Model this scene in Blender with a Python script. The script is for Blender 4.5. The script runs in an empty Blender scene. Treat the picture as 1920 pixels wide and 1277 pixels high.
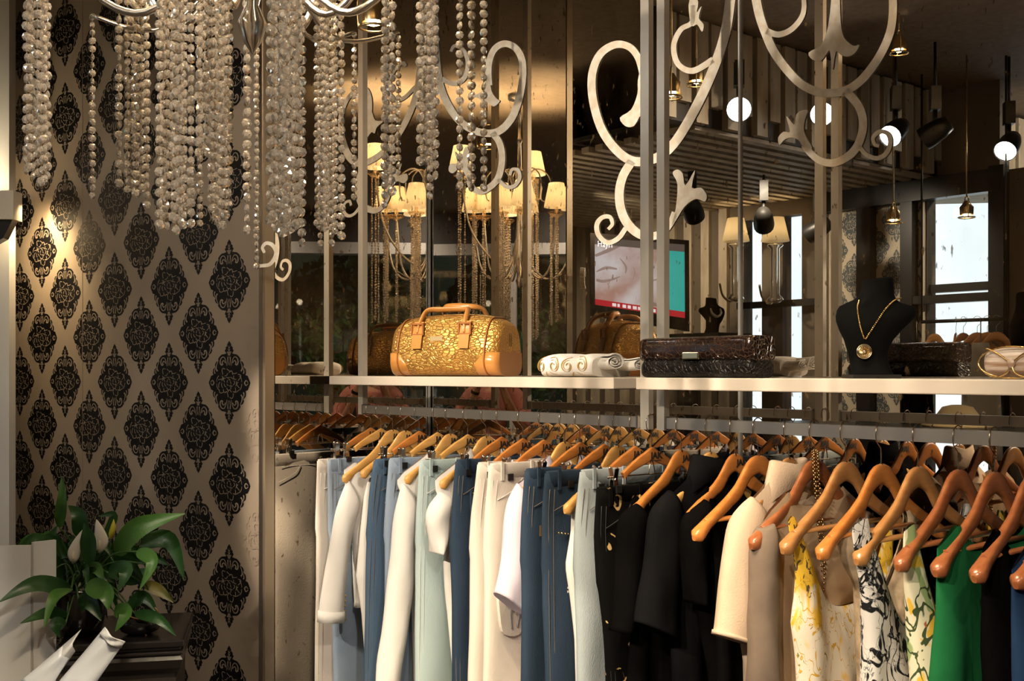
import bpy, math, random
from mathutils import Vector, Matrix, noise
R = math.radians
rnd = random.Random(7)
SC = bpy.context.scene
COL = SC.collection

# ---------------------------------------------------------------- camera
F, HY, EYE = 2100.0, 698.0, 1.55          # focal length and horizon in pixels of the 1920x1277 frame, eye height
cam_d = bpy.data.cameras.new('camera')
cam = bpy.data.objects.new('camera', cam_d)
COL.objects.link(cam)
cam.location = (0, 0, EYE)
cam.rotation_euler = (R(90), 0, 0)
cam_d.sensor_width = 36
cam_d.lens = 36 * F / 1920
cam_d.shift_y = (HY - 638.5) / 1920
cam_d.clip_start = 0.02
SC.camera = cam

# ---------------------------------------------------------------- niche frame: u along the mirror wall, v out into the room
TH = R(50)
EU = Vector((math.cos(TH), -math.sin(TH), 0))
EV = Vector((-math.sin(TH), -math.cos(TH), 0))
CORNER = Vector((-0.31901, 4.34311, 0))
RZ = -TH
def N(u, v, z=0.0):
    return CORNER + EU * u + EV * v + Vector((0, 0, z))
UC, VC = (-CORNER).dot(EU), (-CORNER).dot(EV)
def pd(px):
    r = Vector(((px - 960) / F, 1, 0)); return r.dot(EU), r.dot(EV)
def on_u(u, px, py):                       # sight line through a pixel met with the plane u = const -> v, z
    du, dv = pd(px); Y = (u - UC) / du
    return VC + dv * Y, EYE + (HY - py) / F * Y
def on_v(v, px, py):
    du, dv = pd(px); Y = (v - VC) / dv
    return UC + du * Y, EYE + (HY - py) / F * Y
def at(px, py, Y):
    return Vector(((px - 960) / F * Y, Y, EYE + (HY - py) / F * Y))
def seen_in_mirror(px, py, Y):             # where a thing stands whose image in the mirror wall lies at that depth
    P = at(px, py, Y); v = (P - CORNER).dot(EV)
    return P - EV * (2 * v)

# ---------------------------------------------------------------- world, lamps, exposure
W = bpy.data.worlds.new('world'); SC.world = W; W.use_nodes = True
W.node_tree.nodes['Background'].inputs[0].default_value = (0.80, 0.90, 1.0, 1)
W.node_tree.nodes['Background'].inputs[1].default_value = 2.2
SC.view_settings.view_transform = 'Standard'
SC.view_settings.look = 'None'
SC.view_settings.exposure = 0.0
SC.view_settings.gamma = 1.0
SC.cycles.max_bounces = 14
SC.cycles.glossy_bounces = 8
SC.cycles.transmission_bounces = 10
SC.cycles.diffuse_bounces = 3
SC.cycles.caustics_reflective = False
SC.cycles.caustics_refractive = False
SC.cycles.sample_clamp_indirect = 4.0
SC.cycles.use_denoising = True

def spot(loc, target, power, angle=60, blend=0.6, col=(1, 0.85, 0.66), size=0.03):
    d = bpy.data.lights.new('spot_lamp', 'SPOT'); d.energy = power; d.color = col
    d.spot_size = R(angle); d.spot_blend = blend; d.shadow_soft_size = size
    o = bpy.data.objects.new('spot_lamp', d); COL.objects.link(o)
    o.location = loc
    o.rotation_euler = (Vector(target) - Vector(loc)).to_track_quat('-Z', 'Y').to_euler()
    return o
def point(loc, power, col=(1, 0.72, 0.42), size=0.02):
    d = bpy.data.lights.new('bulb_lamp', 'POINT'); d.energy = power; d.color = col; d.shadow_soft_size = size
    o = bpy.data.objects.new('bulb_lamp', d); COL.objects.link(o); o.location = loc
    return o
# track spots across the room reach under the shelf to the clothes, nearer ones light the shelf, the last pair is added
for u, v, z, tu, tv, tz, pw, an in ((1.5, 3.9, 3.0, 0.66, 0.42, 1.05, 390, 26), (2.1, 3.9, 3.0, 1.15, 0.42, 1.05, 410, 28),
                                    (2.9, 3.9, 3.0, 1.75, 0.42, 1.05, 360, 28), (3.6, 3.7, 3.0, 2.40, 0.42, 1.05, 230, 29),
                                    (-0.45, 1.9, 2.62, 0.23, 0.42, 1.02, 230, 12), (-0.45, 1.9, 2.60, 0.23, 0.42, 0.58, 250, 12),
                                    (1.05, 1.45, 3.1, 0.80, 0.40, 1.62, 70, 34), (2.2, 1.45, 3.1, 1.80, 0.40, 1.6, 40, 38),
                                    (1.9, 3.4, 3.0, 1.75, 0.0, 2.15, 330, 38), (1.2, 3.4, 3.0, 0.6, 0.0, 2.1, 260, 30)):  # this pair is added to brighten the scroll films
    spot(N(u, v, z), N(tu, tv, tz), pw, an)
# spots on far wall, cove, papered wall and halogen; others are added, as marked
spot(N(-1.7, 2.5, 2.68), N(-1.9, 3.85, 1.5), 70, 110, 0.8, (1, 0.84, 0.62), 0.04)
spot(N(-0.5, 2.7, 2.68), N(-0.45, 3.85, 1.6), 55, 100, 0.8, (1, 0.90, 0.74), 0.04)  # added to brighten the pale wallpaper
spot(at(30, 378, 4.52), at(85, 560, 4.72), 60, 145, 0.9, (1, 0.74, 0.40), 0.04)
spot(N(0.95, 4.5, 3.15), N(0.1, 4.5, 2.6), 40, 130, 0.8, (1, 0.9, 0.75), 0.04)  # added so the far bulkhead boards are not black
spot((-0.95, 2.3, 3.1), (-1.5, 4.2, 1.7), 66, 70, 0.9, (1, 0.86, 0.68), 0.06)
spot((0.5, -0.1, 3.1), (-0.42, 1.8, 2.0), 230, 34, 0.7, (1, 0.92, 0.80), 0.05)  # added lamp aimed at the chandelier to light its crystals
spot(at(700, 24, 3.40) + Vector((0, -0.03, 0)), (-0.42, 1.8, 2.1), 80, 62, 0.7, (1, 0.82, 0.58), 0.02)
for x in (-0.6, 1.6, 3.8): spot((x, -2.3, 3.15), (x, -3.35, 2.3), 80, 120, 0.8, (1, 0.95, 0.9), 0.04)  # added row that lifts the shopfront beam and pillars
for x, y, p in ((-2.6, 2.6, 34), (0.9, 0.2, 70), (-1.6, -0.6, 70), (2.4, -1.8, 75)):  # added ceiling fill without fixtures
    spot((x, y, 3.16), (x, y, 0), p, 140, 0.8, (1, 0.84, 0.64), 0.05)

# ---------------------------------------------------------------- materials
MATS = {}
def lk(nt, a, b): nt.links.new(a, b)
def M(name, col=(0.5, 0.5, 0.5), rough=0.5, metal=0.0, var=None, bump=None, trans=0.0, coat=0.0, sheen=0.0, ior=1.45, emit=None, alpha=1.0, stretch=(1, 1, 1), spec=0.5):
    """var = (scale, second colour, contrast); bump = (kind, scale, strength)"""
    if name in MATS: return MATS[name]
    m = bpy.data.materials.new(name); m.use_nodes = True; MATS[name] = m
    nt = m.node_tree; b = nt.nodes['Principled BSDF']
    b.inputs['Base Color'].default_value = (*col, 1)
    b.inputs['Specular IOR Level'].default_value = spec
    b.inputs['Roughness'].default_value = rough
    b.inputs['Metallic'].default_value = metal
    b.inputs['Transmission Weight'].default_value = trans
    b.inputs['Coat Weight'].default_value = coat
    b.inputs['Coat Roughness'].default_value = 0.08
    b.inputs['Sheen Weight'].default_value = sheen
    b.inputs['IOR'].default_value = ior
    b.inputs['Alpha'].default_value = alpha
    if emit:
        b.inputs['Emission Color'].default_value = (*emit[0], 1); b.inputs['Emission Strength'].default_value = emit[1]
    if var or bump:
        tc = nt.nodes.new('ShaderNodeTexCoord'); mp = nt.nodes.new('ShaderNodeMapping')
        mp.inputs['Scale'].default_value = stretch
        lk(nt, tc.outputs['Object'], mp.inputs[0])
    if var:
        n = nt.nodes.new('ShaderNodeTexNoise'); n.inputs['Scale'].default_value = var[0]; n.inputs['Detail'].default_value = 6
        lk(nt, mp.outputs[0], n.inputs['Vector'])
        r = nt.nodes.new('ShaderNodeValToRGB')
        c = var[2] if len(var) > 2 else 0.3
        r.color_ramp.elements[0].position = 0.5 - c / 2; r.color_ramp.elements[1].position = 0.5 + c / 2
        r.color_ramp.elements[0].color = (*col, 1); r.color_ramp.elements[1].color = (*var[1], 1)
        lk(nt, n.outputs['Fac'], r.inputs[0]); lk(nt, r.outputs[0], b.inputs['Base Color'])
    if bump:
        if bump[0] == 'cell':
            t = nt.nodes.new('ShaderNodeTexVoronoi'); t.feature = 'DISTANCE_TO_EDGE'; o = t.outputs['Distance']
        else:
            t = nt.nodes.new('ShaderNodeTexNoise'); t.inputs['Detail'].default_value = 4; o = t.outputs['Fac']
        t.inputs['Scale'].default_value = bump[1]; lk(nt, mp.outputs[0], t.inputs['Vector'])
        if bump[0] == 'cell' and len(bump) > 3:
            r2 = nt.nodes.new('ShaderNodeMapRange'); r2.inputs[1].default_value = 0.03; r2.inputs[2].default_value = 0.10
            mx2 = nt.nodes.new('ShaderNodeMix'); mx2.data_type = 'RGBA'; mx2.inputs[6].default_value = (*bump[3], 1)
            lk(nt, o, r2.inputs[0]); lk(nt, r2.outputs[0], mx2.inputs[0])
            if b.inputs['Base Color'].is_linked: lk(nt, b.inputs['Base Color'].links[0].from_socket, mx2.inputs[7])
            else: mx2.inputs[7].default_value = (*col, 1)
            lk(nt, mx2.outputs[2], b.inputs['Base Color'])
        if bump[0] == 'cell':
            rr = nt.nodes.new('ShaderNodeMapRange'); rr.inputs[2].default_value = 0.14
            lk(nt, o, rr.inputs[0]); o = rr.outputs[0]
        bp = nt.nodes.new('ShaderNodeBump'); bp.inputs['Strength'].default_value = bump[2]; bp.inputs['Distance'].default_value = 0.004
        lk(nt, o, bp.inputs['Height']); lk(nt, bp.outputs[0], b.inputs['Normal'])
    return m

def wood(name, a, b, rough=0.28):
    return M(name, a, rough, var=(14, b, 0.5), coat=0.5, stretch=(6, 1, 6))
steel = M('brushed_steel', (0.72, 0.66, 0.57), 0.40, 0.75, bump=('noise', 60, 0.05), stretch=(12, 12, 0.15))
steel_dark = M('dull_steel', (0.34, 0.30, 0.26), 0.34, 1.0)
chrome = M('hook_wire', (0.62, 0.52, 0.40), 0.16, 1.0)
gold = M('gold_metal', (0.85, 0.58, 0.24), 0.22, 1.0)
brass = M('brass', (0.70, 0.52, 0.27), 0.24, 1.0)
silver = M('silvered_metal', (0.72, 0.66, 0.58), 0.2, 1.0)
black = M('black_plastic', (0.012, 0.011, 0.010), 0.35)
black_gloss = M('black_gloss', (0.012, 0.010, 0.009), 0.12, coat=0.6)
cream = M('cream_paint', (0.80, 0.72, 0.60), 0.45)
decal_cream = M('cream_film', (0.93, 0.86, 0.74), 0.5, var=(38, (0.80, 0.69, 0.54), 0.22))
white_paint = M('white_paint', (0.82, 0.80, 0.76), 0.5)
dark_wall = M('dark_wall', (0.035, 0.030, 0.026), 0.6)
W_HONEY = wood('honey_wood', (0.60, 0.23, 0.055), (0.46, 0.15, 0.03))
W_LIGHT = wood('light_wood', (0.72, 0.40, 0.13), (0.60, 0.29, 0.07))
W_RED = wood('red_wood', (0.36, 0.125, 0.045), (0.25, 0.075, 0.026))
W_TAN = wood('tan_wood', (0.50, 0.245, 0.085), (0.39, 0.165, 0.05))
ink = M('black_ink', (0.015, 0.012, 0.010), 0.6)

# antique mirror: a silvered face with brown spots and cloudy bands
mm = bpy.data.materials.new('antique_mirror'); mm.use_nodes = True
nt = mm.node_tree; bs = nt.nodes['Principled BSDF']
bs.inputs['Metallic'].default_value = 1.0; bs.inputs['Roughness'].default_value = 0.0
bs.inputs['Base Color'].default_value = (0.78, 0.72, 0.63, 1)
dd = nt.nodes.new('ShaderNodeBsdfDiffuse'); dd.inputs[0].default_value = (0.10, 0.062, 0.03, 1)
tc = nt.nodes.new('ShaderNodeTexCoord')
n1 = nt.nodes.new('ShaderNodeTexNoise'); n1.inputs['Scale'].default_value = 62; n1.inputs['Detail'].default_value = 2
n2 = nt.nodes.new('ShaderNodeTexNoise'); n2.inputs['Scale'].default_value = 3.2; n2.inputs['Detail'].default_value = 5
mp2 = nt.nodes.new('ShaderNodeMapping'); mp2.inputs['Scale'].default_value = (1, 1, 0.45)
lk(nt, tc.outputs['Object'], mp2.inputs[0]); lk(nt, mp2.outputs[0], n1.inputs['Vector']); lk(nt, mp2.outputs[0], n2.inputs['Vector'])
mr1 = nt.nodes.new('ShaderNodeMapRange'); mr1.inputs[1].default_value = 0.66; mr1.inputs[2].default_value = 0.73; mr1.inputs[4].default_value = 0.8
mr2 = nt.nodes.new('ShaderNodeMapRange'); mr2.inputs[1].default_value = 0.46; mr2.inputs[2].default_value = 0.80; mr2.inputs[4].default_value = 0.26
lk(nt, n1.outputs['Fac'], mr1.inputs[0]); lk(nt, n2.outputs['Fac'], mr2.inputs[0])
mx = nt.nodes.new('ShaderNodeMath'); mx.operation = 'MAXIMUM'
lk(nt, mr1.outputs[0], mx.inputs[0]); lk(nt, mr2.outputs[0], mx.inputs[1])
ms = nt.nodes.new('ShaderNodeMixShader')
lk(nt, mx.outputs[0], ms.inputs[0]); lk(nt, bs.outputs[0], ms.inputs[1]); lk(nt, dd.outputs[0], ms.inputs[2])
lk(nt, ms.outputs[0], nt.nodes['Material Output'].inputs['Surface'])
MIRROR = mm

# ---------------------------------------------------------------- mesh helpers
def cr(pts, n=6, closed=False):            # Catmull-Rom through points of any dimension
    P = [tuple(p) for p in pts]; L = len(P); out = []
    segs = L if closed else L - 1
    for i in range(segs):
        p0 = P[(i - 1) % L] if (closed or i > 0) else P[0]
        p1 = P[i]; p2 = P[(i + 1) % L]
        p3 = P[(i + 2) % L] if (closed or i + 2 < L) else P[-1]
        for k in range(n):
            t = k / n
            out.append(tuple(0.5 * (2 * b + (c - a) * t + (2 * a - 5 * b + 4 * c - d) * t * t + (3 * b - a - 3 * c + d) * t ** 3)
                             for a, b, c, d in zip(p0, p1, p2, p3)))
    if not closed: out.append(P[-1])
    return out
def lerp_tab(tab, x):
    tab = sorted(tab)
    if x <= tab[0][0]: return tab[0][1]
    for (a, va), (b, vb) in zip(tab, tab[1:]):
        if x <= b: return va + (vb - va) * (x - a) / max(1e-9, b - a)
    return tab[-1][1]

class MB:
    def __init__(s): s.v = []; s.f = []; s.m = []; s.flat = set()
    def face(s, idx, m=0, flat=False):
        if flat: s.flat.add(len(s.f))
        s.f.append(tuple(idx)); s.m.append(m)
    def box(s, c, d, m=0, rot=None, taper=1.0):
        b = len(s.v); c = Vector(c)
        for z in (-1, 1):
            k = taper if z > 0 else 1.0
            for y in (-1, 1):
                for x in (-1, 1):
                    p = Vector((x * d[0] / 2 * k, y * d[1] / 2 * k, z * d[2] / 2))
                    if rot is not None: p = rot @ p
                    s.v.append(p + c)
        for q in ((0, 2, 3, 1), (4, 5, 7, 6), (0, 1, 5, 4), (2, 6, 7, 3), (0, 4, 6, 2), (1, 3, 7, 5)):
            s.face([b + i for i in q], m, True)
    def loft(s, rings, m=0, cap0=True, cap1=True, closed=True):
        b = len(s.v); n = len(rings[0])
        for r in rings: s.v.extend(Vector(p) for p in r)
        for i in range(len(rings) - 1):
            for j in range(n if closed else n - 1):
                k = (j + 1) % n
                s.face((b + i * n + j, b + i * n + k, b + (i + 1) * n + k, b + (i + 1) * n + j), m)
        if cap0: s.face([b + j for j in reversed(range(n))], m, True)
        if cap1: s.face([b + (len(rings) - 1) * n + j for j in range(n)], m, True)
    def tube(s, pts, rad, n=8, m=0, cap=True, closed=False, squash=1.0):
        P = [Vector(p) for p in pts]; L = len(P)
        rr = rad if isinstance(rad, (list, tuple)) else [rad] * L
        up = None; rings = []
        for i in range(L):
            if closed: t = P[(i + 1) % L] - P[(i - 1) % L]
            else: t = P[min(i + 1, L - 1)] - P[max(i - 1, 0)]
            if t.length < 1e-9: t = Vector((0, 0, 1))
            t.normalize()
            if up is None:
                up = Vector((0, 0, 1)) if abs(t.z) < 0.9 else Vector((1, 0, 0))
            up = (up - t * up.dot(t))
            if up.length < 1e-6: up = t.orthogonal()
            up.normalize(); sd = t.cross(up)
            rings.append([P[i] + (sd * math.cos(2 * math.pi * k / n) + up * math.sin(2 * math.pi * k / n) * squash) * rr[i] for k in range(n)])
        if closed: rings.append(rings[0]); s.loft(rings, m, False, False)
        else: s.loft(rings, m, cap, cap)
    def lathe(s, prof, n=20, m=0, c=(0, 0, 0), ax=None, cap=True):
        c = Vector(c); rings = []
        rot = Vector((0, 0, 1)).rotation_difference(Vector(ax)).to_matrix() if ax is not None else Matrix.Identity(3)
        for r, z in prof:
            rings.append([c + rot @ Vector((r * math.cos(2 * math.pi * k / n), r * math.sin(2 * math.pi * k / n), z)) for k in range(n)])
        s.loft(rings, m, cap, cap)
    def ball(s, c, r, n=10, m=0, sc=(1, 1, 1)):
        c = Vector(c); h = max(4, n // 2)
        rings = []
        for i in range(1, h):
            a = math.pi * i / h - math.pi / 2
            rings.append([c + Vector((r * sc[0] * math.cos(a) * math.cos(2 * math.pi * k / n), r * sc[1] * math.cos(a) * math.sin(2 * math.pi * k / n), r * sc[2] * math.sin(a))) for k in range(n)])
        b = len(s.v); s.loft(rings, m, False, False)
        s.v.append(c + Vector((0, 0, -r * sc[2]))); s.v.append(c + Vector((0, 0, r * sc[2]))); e = len(s.v)
        for k in range(n):
            s.face((b + (k + 1) % n, b + k, e - 2), m)
            s.face((b + (h - 2) * n + k, b + (h - 2) * n + (k + 1) % n, e - 1), m)
    def prism(s, poly, mapf, h0, h1, m=0):   # polygon in 2D given thickness along mapf's third argument
        b = len(s.v); n = len(poly)
        for x, y in poly: s.v.append(Vector(mapf(x, y, h0)))
        for x, y in poly: s.v.append(Vector(mapf(x, y, h1)))
        s.face([b + n + i for i in range(n)], m, True); s.face([b + i for i in reversed(range(n))], m, True)
        for i in range(n):
            k = (i + 1) % n; s.face((b + i, b + k, b + n + k, b + n + i), m, True)
    def stroke(s, pw, mapf, h0, h1, m=0, n=6):
        q = cr(pw, n) if n > 1 else [tuple(p) for p in pw]
        Lp, Rp = [], []
        for i, (x, y, w) in enumerate(q):
            a = q[max(0, i - 1)]; c = q[min(len(q) - 1, i + 1)]
            dx, dy = c[0] - a[0], c[1] - a[1]; l = math.hypot(dx, dy) or 1
            Lp.append((x - dy / l * w / 2, y + dx / l * w / 2)); Rp.append((x + dy / l * w / 2, y - dx / l * w / 2))
        b = len(s.v)
        for (l, r) in zip(Lp, Rp):
            s.v += [Vector(mapf(*l, h0)), Vector(mapf(*r, h0)), Vector(mapf(*r, h1)), Vector(mapf(*l, h1))]
        for i in range(len(q) - 1):
            o = b + 4 * i
            for k in range(4):
                s.face((o + k, o + (k + 1) % 4, o + 4 + (k + 1) % 4, o + 4 + k), m, True)
        s.face((b, b + 3, b + 2, b + 1), m, True); e = len(s.v) - 4; s.face((e, e + 1, e + 2, e + 3), m, True)
    def build(s, name, mats, parent=None, smooth=True, loc=None, rz=None):
        me = bpy.data.meshes.new(name)
        me.from_pydata([tuple(p) for p in s.v], [], s.f)
        if not isinstance(mats, (list, tuple)): mats = [mats]
        for m in mats: me.materials.append(m)
        me.polygons.foreach_set('material_index', s.m)
        if smooth: me.polygons.foreach_set('use_smooth', [i not in s.flat for i in range(len(s.f))])
        me.update()
        o = bpy.data.objects.new(name, me); COL.objects.link(o)
        if parent is not None: o.parent = parent
        if loc is not None: o.location = loc
        if rz is not None: o.rotation_euler = (0, 0, rz)
        return o

def tag(o, label, cat, group=None, kind=None):
    if label: o['label'] = label
    if cat: o['category'] = cat
    if group: o['group'] = group
    if kind: o['kind'] = kind
    return o
def thing(name, label, cat, loc=(0, 0, 0), rz=0.0, group=None):
    o = bpy.data.objects.new(name, None); COL.objects.link(o)
    o.location = loc; o.rotation_euler = (0, 0, rz); o.empty_display_size = 0.05
    return tag(o, label, cat, group)
def struct(mb, name, mats, **k):
    o = mb.build(name, mats, smooth=False, **k); o['kind'] = 'structure'; return o
KIDS = {}
def copy_tree(src, loc, rz=None, label=None, group=None):
    r = src.copy(); COL.objects.link(r); r.location = loc
    if rz is not None: r.rotation_euler = (0, 0, rz)
    if label: r['label'] = label
    if group: r['group'] = group
    for ch in [o for o in COL.objects if o.parent == src]:
        c = ch.copy(); COL.objects.link(c); c.parent = r
        for g in [o for o in COL.objects if o.parent == ch]:
            d = g.copy(); COL.objects.link(d); d.parent = c
    return r
def text_mesh(mb, txt, size, mapf, h0, h1, m=0, bold=0.0, extra=1.0):
    cu = bpy.data.curves.new('lettering', 'FONT'); cu.body = txt; cu.size = size; cu.align_x = 'CENTER'; cu.offset = bold; cu.resolution_u = 3
    ob = bpy.data.objects.new('lettering', cu); COL.objects.link(ob)
    dg = bpy.context.evaluated_depsgraph_get(); me = ob.evaluated_get(dg).to_mesh()
    b = len(mb.v); n = len(me.vertices)
    for h in (h1,):
        for v in me.vertices: mb.v.append(Vector(mapf(v.co.x * extra, v.co.y, h)))
    for p in me.polygons: mb.face([b + i for i in p.vertices], m, True)
    ob.evaluated_get(dg).to_mesh_clear(); bpy.data.objects.remove(ob); bpy.data.curves.remove(cu)
# ================================================================ the setting
A3 = R(-3.0)
NS = EU * math.cos(A3) + EV * math.sin(A3)      # the side mirror leans three degrees out of square
SD = EV * math.cos(A3) - EU * math.sin(A3)
CEIL = 3.25
wallp = M('wallpaper_ground', (0.315, 0.252, 0.188), 0.48, var=(2.2, (0.28, 0.222, 0.165), 0.5))
wallp_motif = M('wallpaper_flock', (0.0040, 0.0036, 0.0038), 0.42, spec=.3)
wallp_pale = M('pale_wallpaper_ground', (0.62, 0.53, 0.40), 0.5)
wallp_grey = M('pale_wallpaper_flock', (0.10, 0.115, 0.12), 0.5)
ceil_m = M('ceiling_plaster', (0.27, 0.205, 0.14), 0.8, var=(30, (0.20, 0.15, 0.10), 0.4))
floor_m = M('floor_boards', (0.12, 0.085, 0.06), 0.4, var=(4, (0.08, 0.055, 0.04), 0.4), stretch=(1, 8, 1))
beige_wall = M('beige_plaster', (0.36, 0.30, 0.23), 0.7)
slat_m = M('slat_board', (0.62, 0.54, 0.42), 0.5, var=(16, (0.44, 0.37, 0.28), 0.3), stretch=(1, 1, 0.2))

b = MB(); b.box((0, 1.5, -0.05), (16, 14, 0.1)); struct(b, 'floor', floor_m)
b = MB(); b.box((0, 1.5, CEIL + 0.05), (16, 14, 0.1)); struct(b, 'ceiling', ceil_m)
def wall_between(name, p, q, th, mat, z0=0.0, z1=CEIL):
    p, q = Vector(p), Vector(q); d = q - p; c = (p + q) / 2
    b = MB(); b.box((0, 0, (z0 + z1) / 2), (d.length, th, z1 - z0))
    return struct(b, name, mat, loc=(c.x, c.y, 0), rz=math.atan2(d.y, d.x))
wall_between('wall_back', N(-0.1, -0.06), N(4.4, -0.06), 0.1, dark_wall)
wall_between('wall_side', CORNER - NS * 0.06, CORNER - NS * 0.06 + SD * 0.66, 0.1, dark_wall)
wall_between('wall_right', N(4.35, 0.0), (6.2, -3.35, 0), 0.1, beige_wall)

# ---- mirrors
def mirror(name, label, p, q, z0=0.02, z1=CEIL - 0.02):
    p, q = Vector(p), Vector(q); d = q - p
    b = MB(); b.box((d.length / 2, 0, (z0 + z1) / 2), (d.length, 0.008, z1 - z0))
    o = b.build(name, MIRROR, smooth=False, loc=(p.x, p.y, 0), rz=math.atan2(d.y, d.x))
    return tag(o, label, 'mirror')
SEAM, _ = on_v(0.0, 1388, 300)
mirror('mirror_panel', 'large antiqued mirror panel behind the golden bag, between the corner and the thin seam', N(0.004, -0.005), N(SEAM - 0.003, -0.005))
mirror('mirror_panel', 'large antiqued mirror panel behind the necklace bust, right of the thin seam', N(SEAM + 0.003, -0.005), N(4.3, -0.005))
mirror('mirror_panel', 'narrow antiqued side mirror between the wallpaper post and the niche corner', CORNER - NS * 0.005 + SD * 0.004, CORNER - NS * 0.005 + SD * 0.684)
for u, vv, lab, nm in ((SEAM, 0.002, 'thin pale strip on the seam between the two big mirror panels, coloured as its bevel glint', 'seam_strip'),
                       (0.006, 0.006, 'thin pale strip in the corner where side mirror and back mirror meet', 'seam_strip')):
    b = MB(); b.box((0, 0, 1.64), (0.0085, 0.006, 3.18)); tag(b.build(nm, M('painted_bevel_glint', (0.92, 0.89, 0.83), 0.5), smooth=False, loc=N(u, vv), rz=RZ), lab, 'trim strip')  # pale colour stands for the highlight on the bevelled mirror edges

# ---- damask motif, quarter mirrored four ways, in units of half width and half height
MOTIF = []          # (polygon faces as (points, layer)); layer 0 flock, 1 ground colour on top, 2 flock on top
def motif_build():
    out = []
    q = [(0, 1), (.06, .95), (.10, .91), (.085, .885), (.18, .84), (.155, .81), (.22, .77), (.18, .735), (.14, .70), (.24, .685), (.36, .675), (.46, .63), (.545, .565), (.51, .53),
         (.64, .495), (.70, .43), (.66, .38), (.78, .325), (.80, .24), (.77, .19), (.88, .165), (.95, .07), (1, 0)]
    full = [(x, y) for x, y in q] + [(x, -y) for x, y in reversed(q[:-1])] + [(-x, -y) for x, y in q[1:]] + [(-x, y) for x, y in reversed(q[1:-1])]
    # fan strips from the middle line keep the faces small and convex enough
    n = len(q)
    for sx in (1, -1):
        for sy in (1, -1):
            for i in range(n - 1):
                a, c = q[i], q[i + 1]
                p = [(0, a[1] * sy), (a[0] * sx, a[1] * sy), (c[0] * sx, c[1] * sy), (0, c[1] * sy)]
                if i == 0: p = p[1:]
                out.append((p if sx * sy < 0 else p[::-1], 0))
    def st(pts, w0, w1, layer, quad=True, n=3):
        c = cr([(x, y) for x, y in pts], n)
        for sx in (1, -1):
            for sy in ((1, -1) if quad else (1,)):
                L = []
                for i, (x, y) in enumerate(c):
                    a = c[max(0, i - 1)]; e = c[min(len(c) - 1, i + 1)]
                    dx, dy = e[0] - a[0], (e[1] - a[1]) * 1.75; l = math.hypot(dx, dy) or 1
                    w = w0 + (w1 - w0) * i / (len(c) - 1)
                    ox, oy = -dy / l * w / 2, dx / l * w / 2 / 1.75
                    L.append(((x + ox) * sx, (y + oy) * sy, (x - ox) * sx, (y - oy) * sy))
                for (a, d) in zip(L, L[1:]):
                    p = [(a[0], a[1]), (a[2], a[3]), (d[2], d[3]), (d[0], d[1])]
                    out.append((p if sx * sy < 0 else p[::-1], layer))
    st([(.10, .40), (.15, .52), (.24, .61), (.36, .60), (.43, .52), (.40, .44), (.32, .43)], .02, .06, 1)
    st([(.52, .52), (.60, .43), (.62, .33), (.56, .28)], .02, .06, 1)
    st([(.66, .36), (.71, .28), (.68, .22)], .02, .05, 1)
    st([(0, .66), (0, .90)], .05, .01, 1)
    for yy in (.70, .76, .82): st([(0, yy), (.06, yy + .05)], .03, .01, 1)
    st([(.03, .42), (.06, .53), (.05, .62)], .02, .05, 1)
    st([(.73, .0), (.80, .06), (.90, .01)], .05, .02, 1)
    st([(.16, .47), (.25, .53), (.33, .49), (.30, .43)], .03, .05, 1)
    st([(.10, .74), (.05, .70), (.03, .64)], .04, .02, 1)
    st([(.50, .17), (.58, .10), (.60, .02)], .03, .015, 1)
    for k, (rx, ry) in enumerate(((.10, .07), (.22, .15), (.35, .23), (.48, .31))):
        for j in range(5 + 2 * k):
            a0 = 2 * math.pi * (j + .13 * k) / (5 + 2 * k); a1 = a0 + 2 * math.pi * 0.74 / (5 + 2 * k)
            wb = .30 * math.sin(2.3 * j + 1.7 * k); wc = .22 * math.cos(3.1 * j + k)
            pts = [(rx * (1 + wb * math.sin(3.1 * t) + wc * (t - .5)) * math.cos(a0 + (a1 - a0) * t), ry * (1 + wb * math.sin(3.1 * t) + wc * (t - .5)) * math.sin(a0 + (a1 - a0) * t)) for t in (0, .33, .66, 1)]
            c = cr(pts, 2); w = .026
            for a, e in zip(c, c[1:]):
                dx, dy = e[0] - a[0], (e[1] - a[1]) * 1.75; l = math.hypot(dx, dy) or 1
                ox, oy = -dy / l * w / 2, dx / l * w / 2 / 1.75
                out.append(([(a[0] + ox, a[1] + oy), (a[0] - ox, a[1] - oy), (e[0] - ox, e[1] - oy), (e[0] + ox, e[1] + oy)][::-1], 1))
    return out
MOTIF = motif_build()
def damask(mb, wmap, cx, cz, hw, hh, s0=-9, s1=9):
    for poly, layer in MOTIF:
        xs = [cx + x * hw for x, y in poly]
        if min(xs) < s0 or max(xs) > s1: continue
        b = len(mb.v)
        for (x, y) in poly: mb.v.append(Vector(wmap(cx + x * hw, cz + y * hh, 0.0006 + 0.0007 * layer)))
        mb.face(range(b, b + len(poly)), 1 if layer != 1 else 0, True)

TW = R(37)
WD = Vector((-math.cos(TW), math.sin(TW), 0)); WN = Vector((-math.sin(TW), -math.cos(TW), 0))
WP = CORNER + SD * 0.715 - NS * 0.052
WANG = math.atan2(-WD.y, -WD.x)
def wall_s(px):                             # distance along the papered wall met by a pixel column
    r = Vector(((px - 960) / F, 1, 0))
    # WP + WD*s = r*Y
    det = WD.x * (-r.y) + r.x * WD.y
    return ((-WP.x) * (-r.y) + r.x * (-WP.y)) / det
b = MB(); b.box((-1.9, 0.05, CEIL / 2), (3.8, 0.1, CEIL))
wm = lambda s, z, h: (-s, -h, z)
s430 = wall_s(430)
for k in range(-1, 18):
    s = s430 + 0.1745 * k
    off = 0 if k % 2 == 0 else 0.181
    for j in range(-4, 5):
        z = 1.512 + 0.362 * j + off
        if 0.2 < z < 3.1: damask(b, wm, s, z, 0.115, 0.150, 0.004, 3.78)
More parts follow.
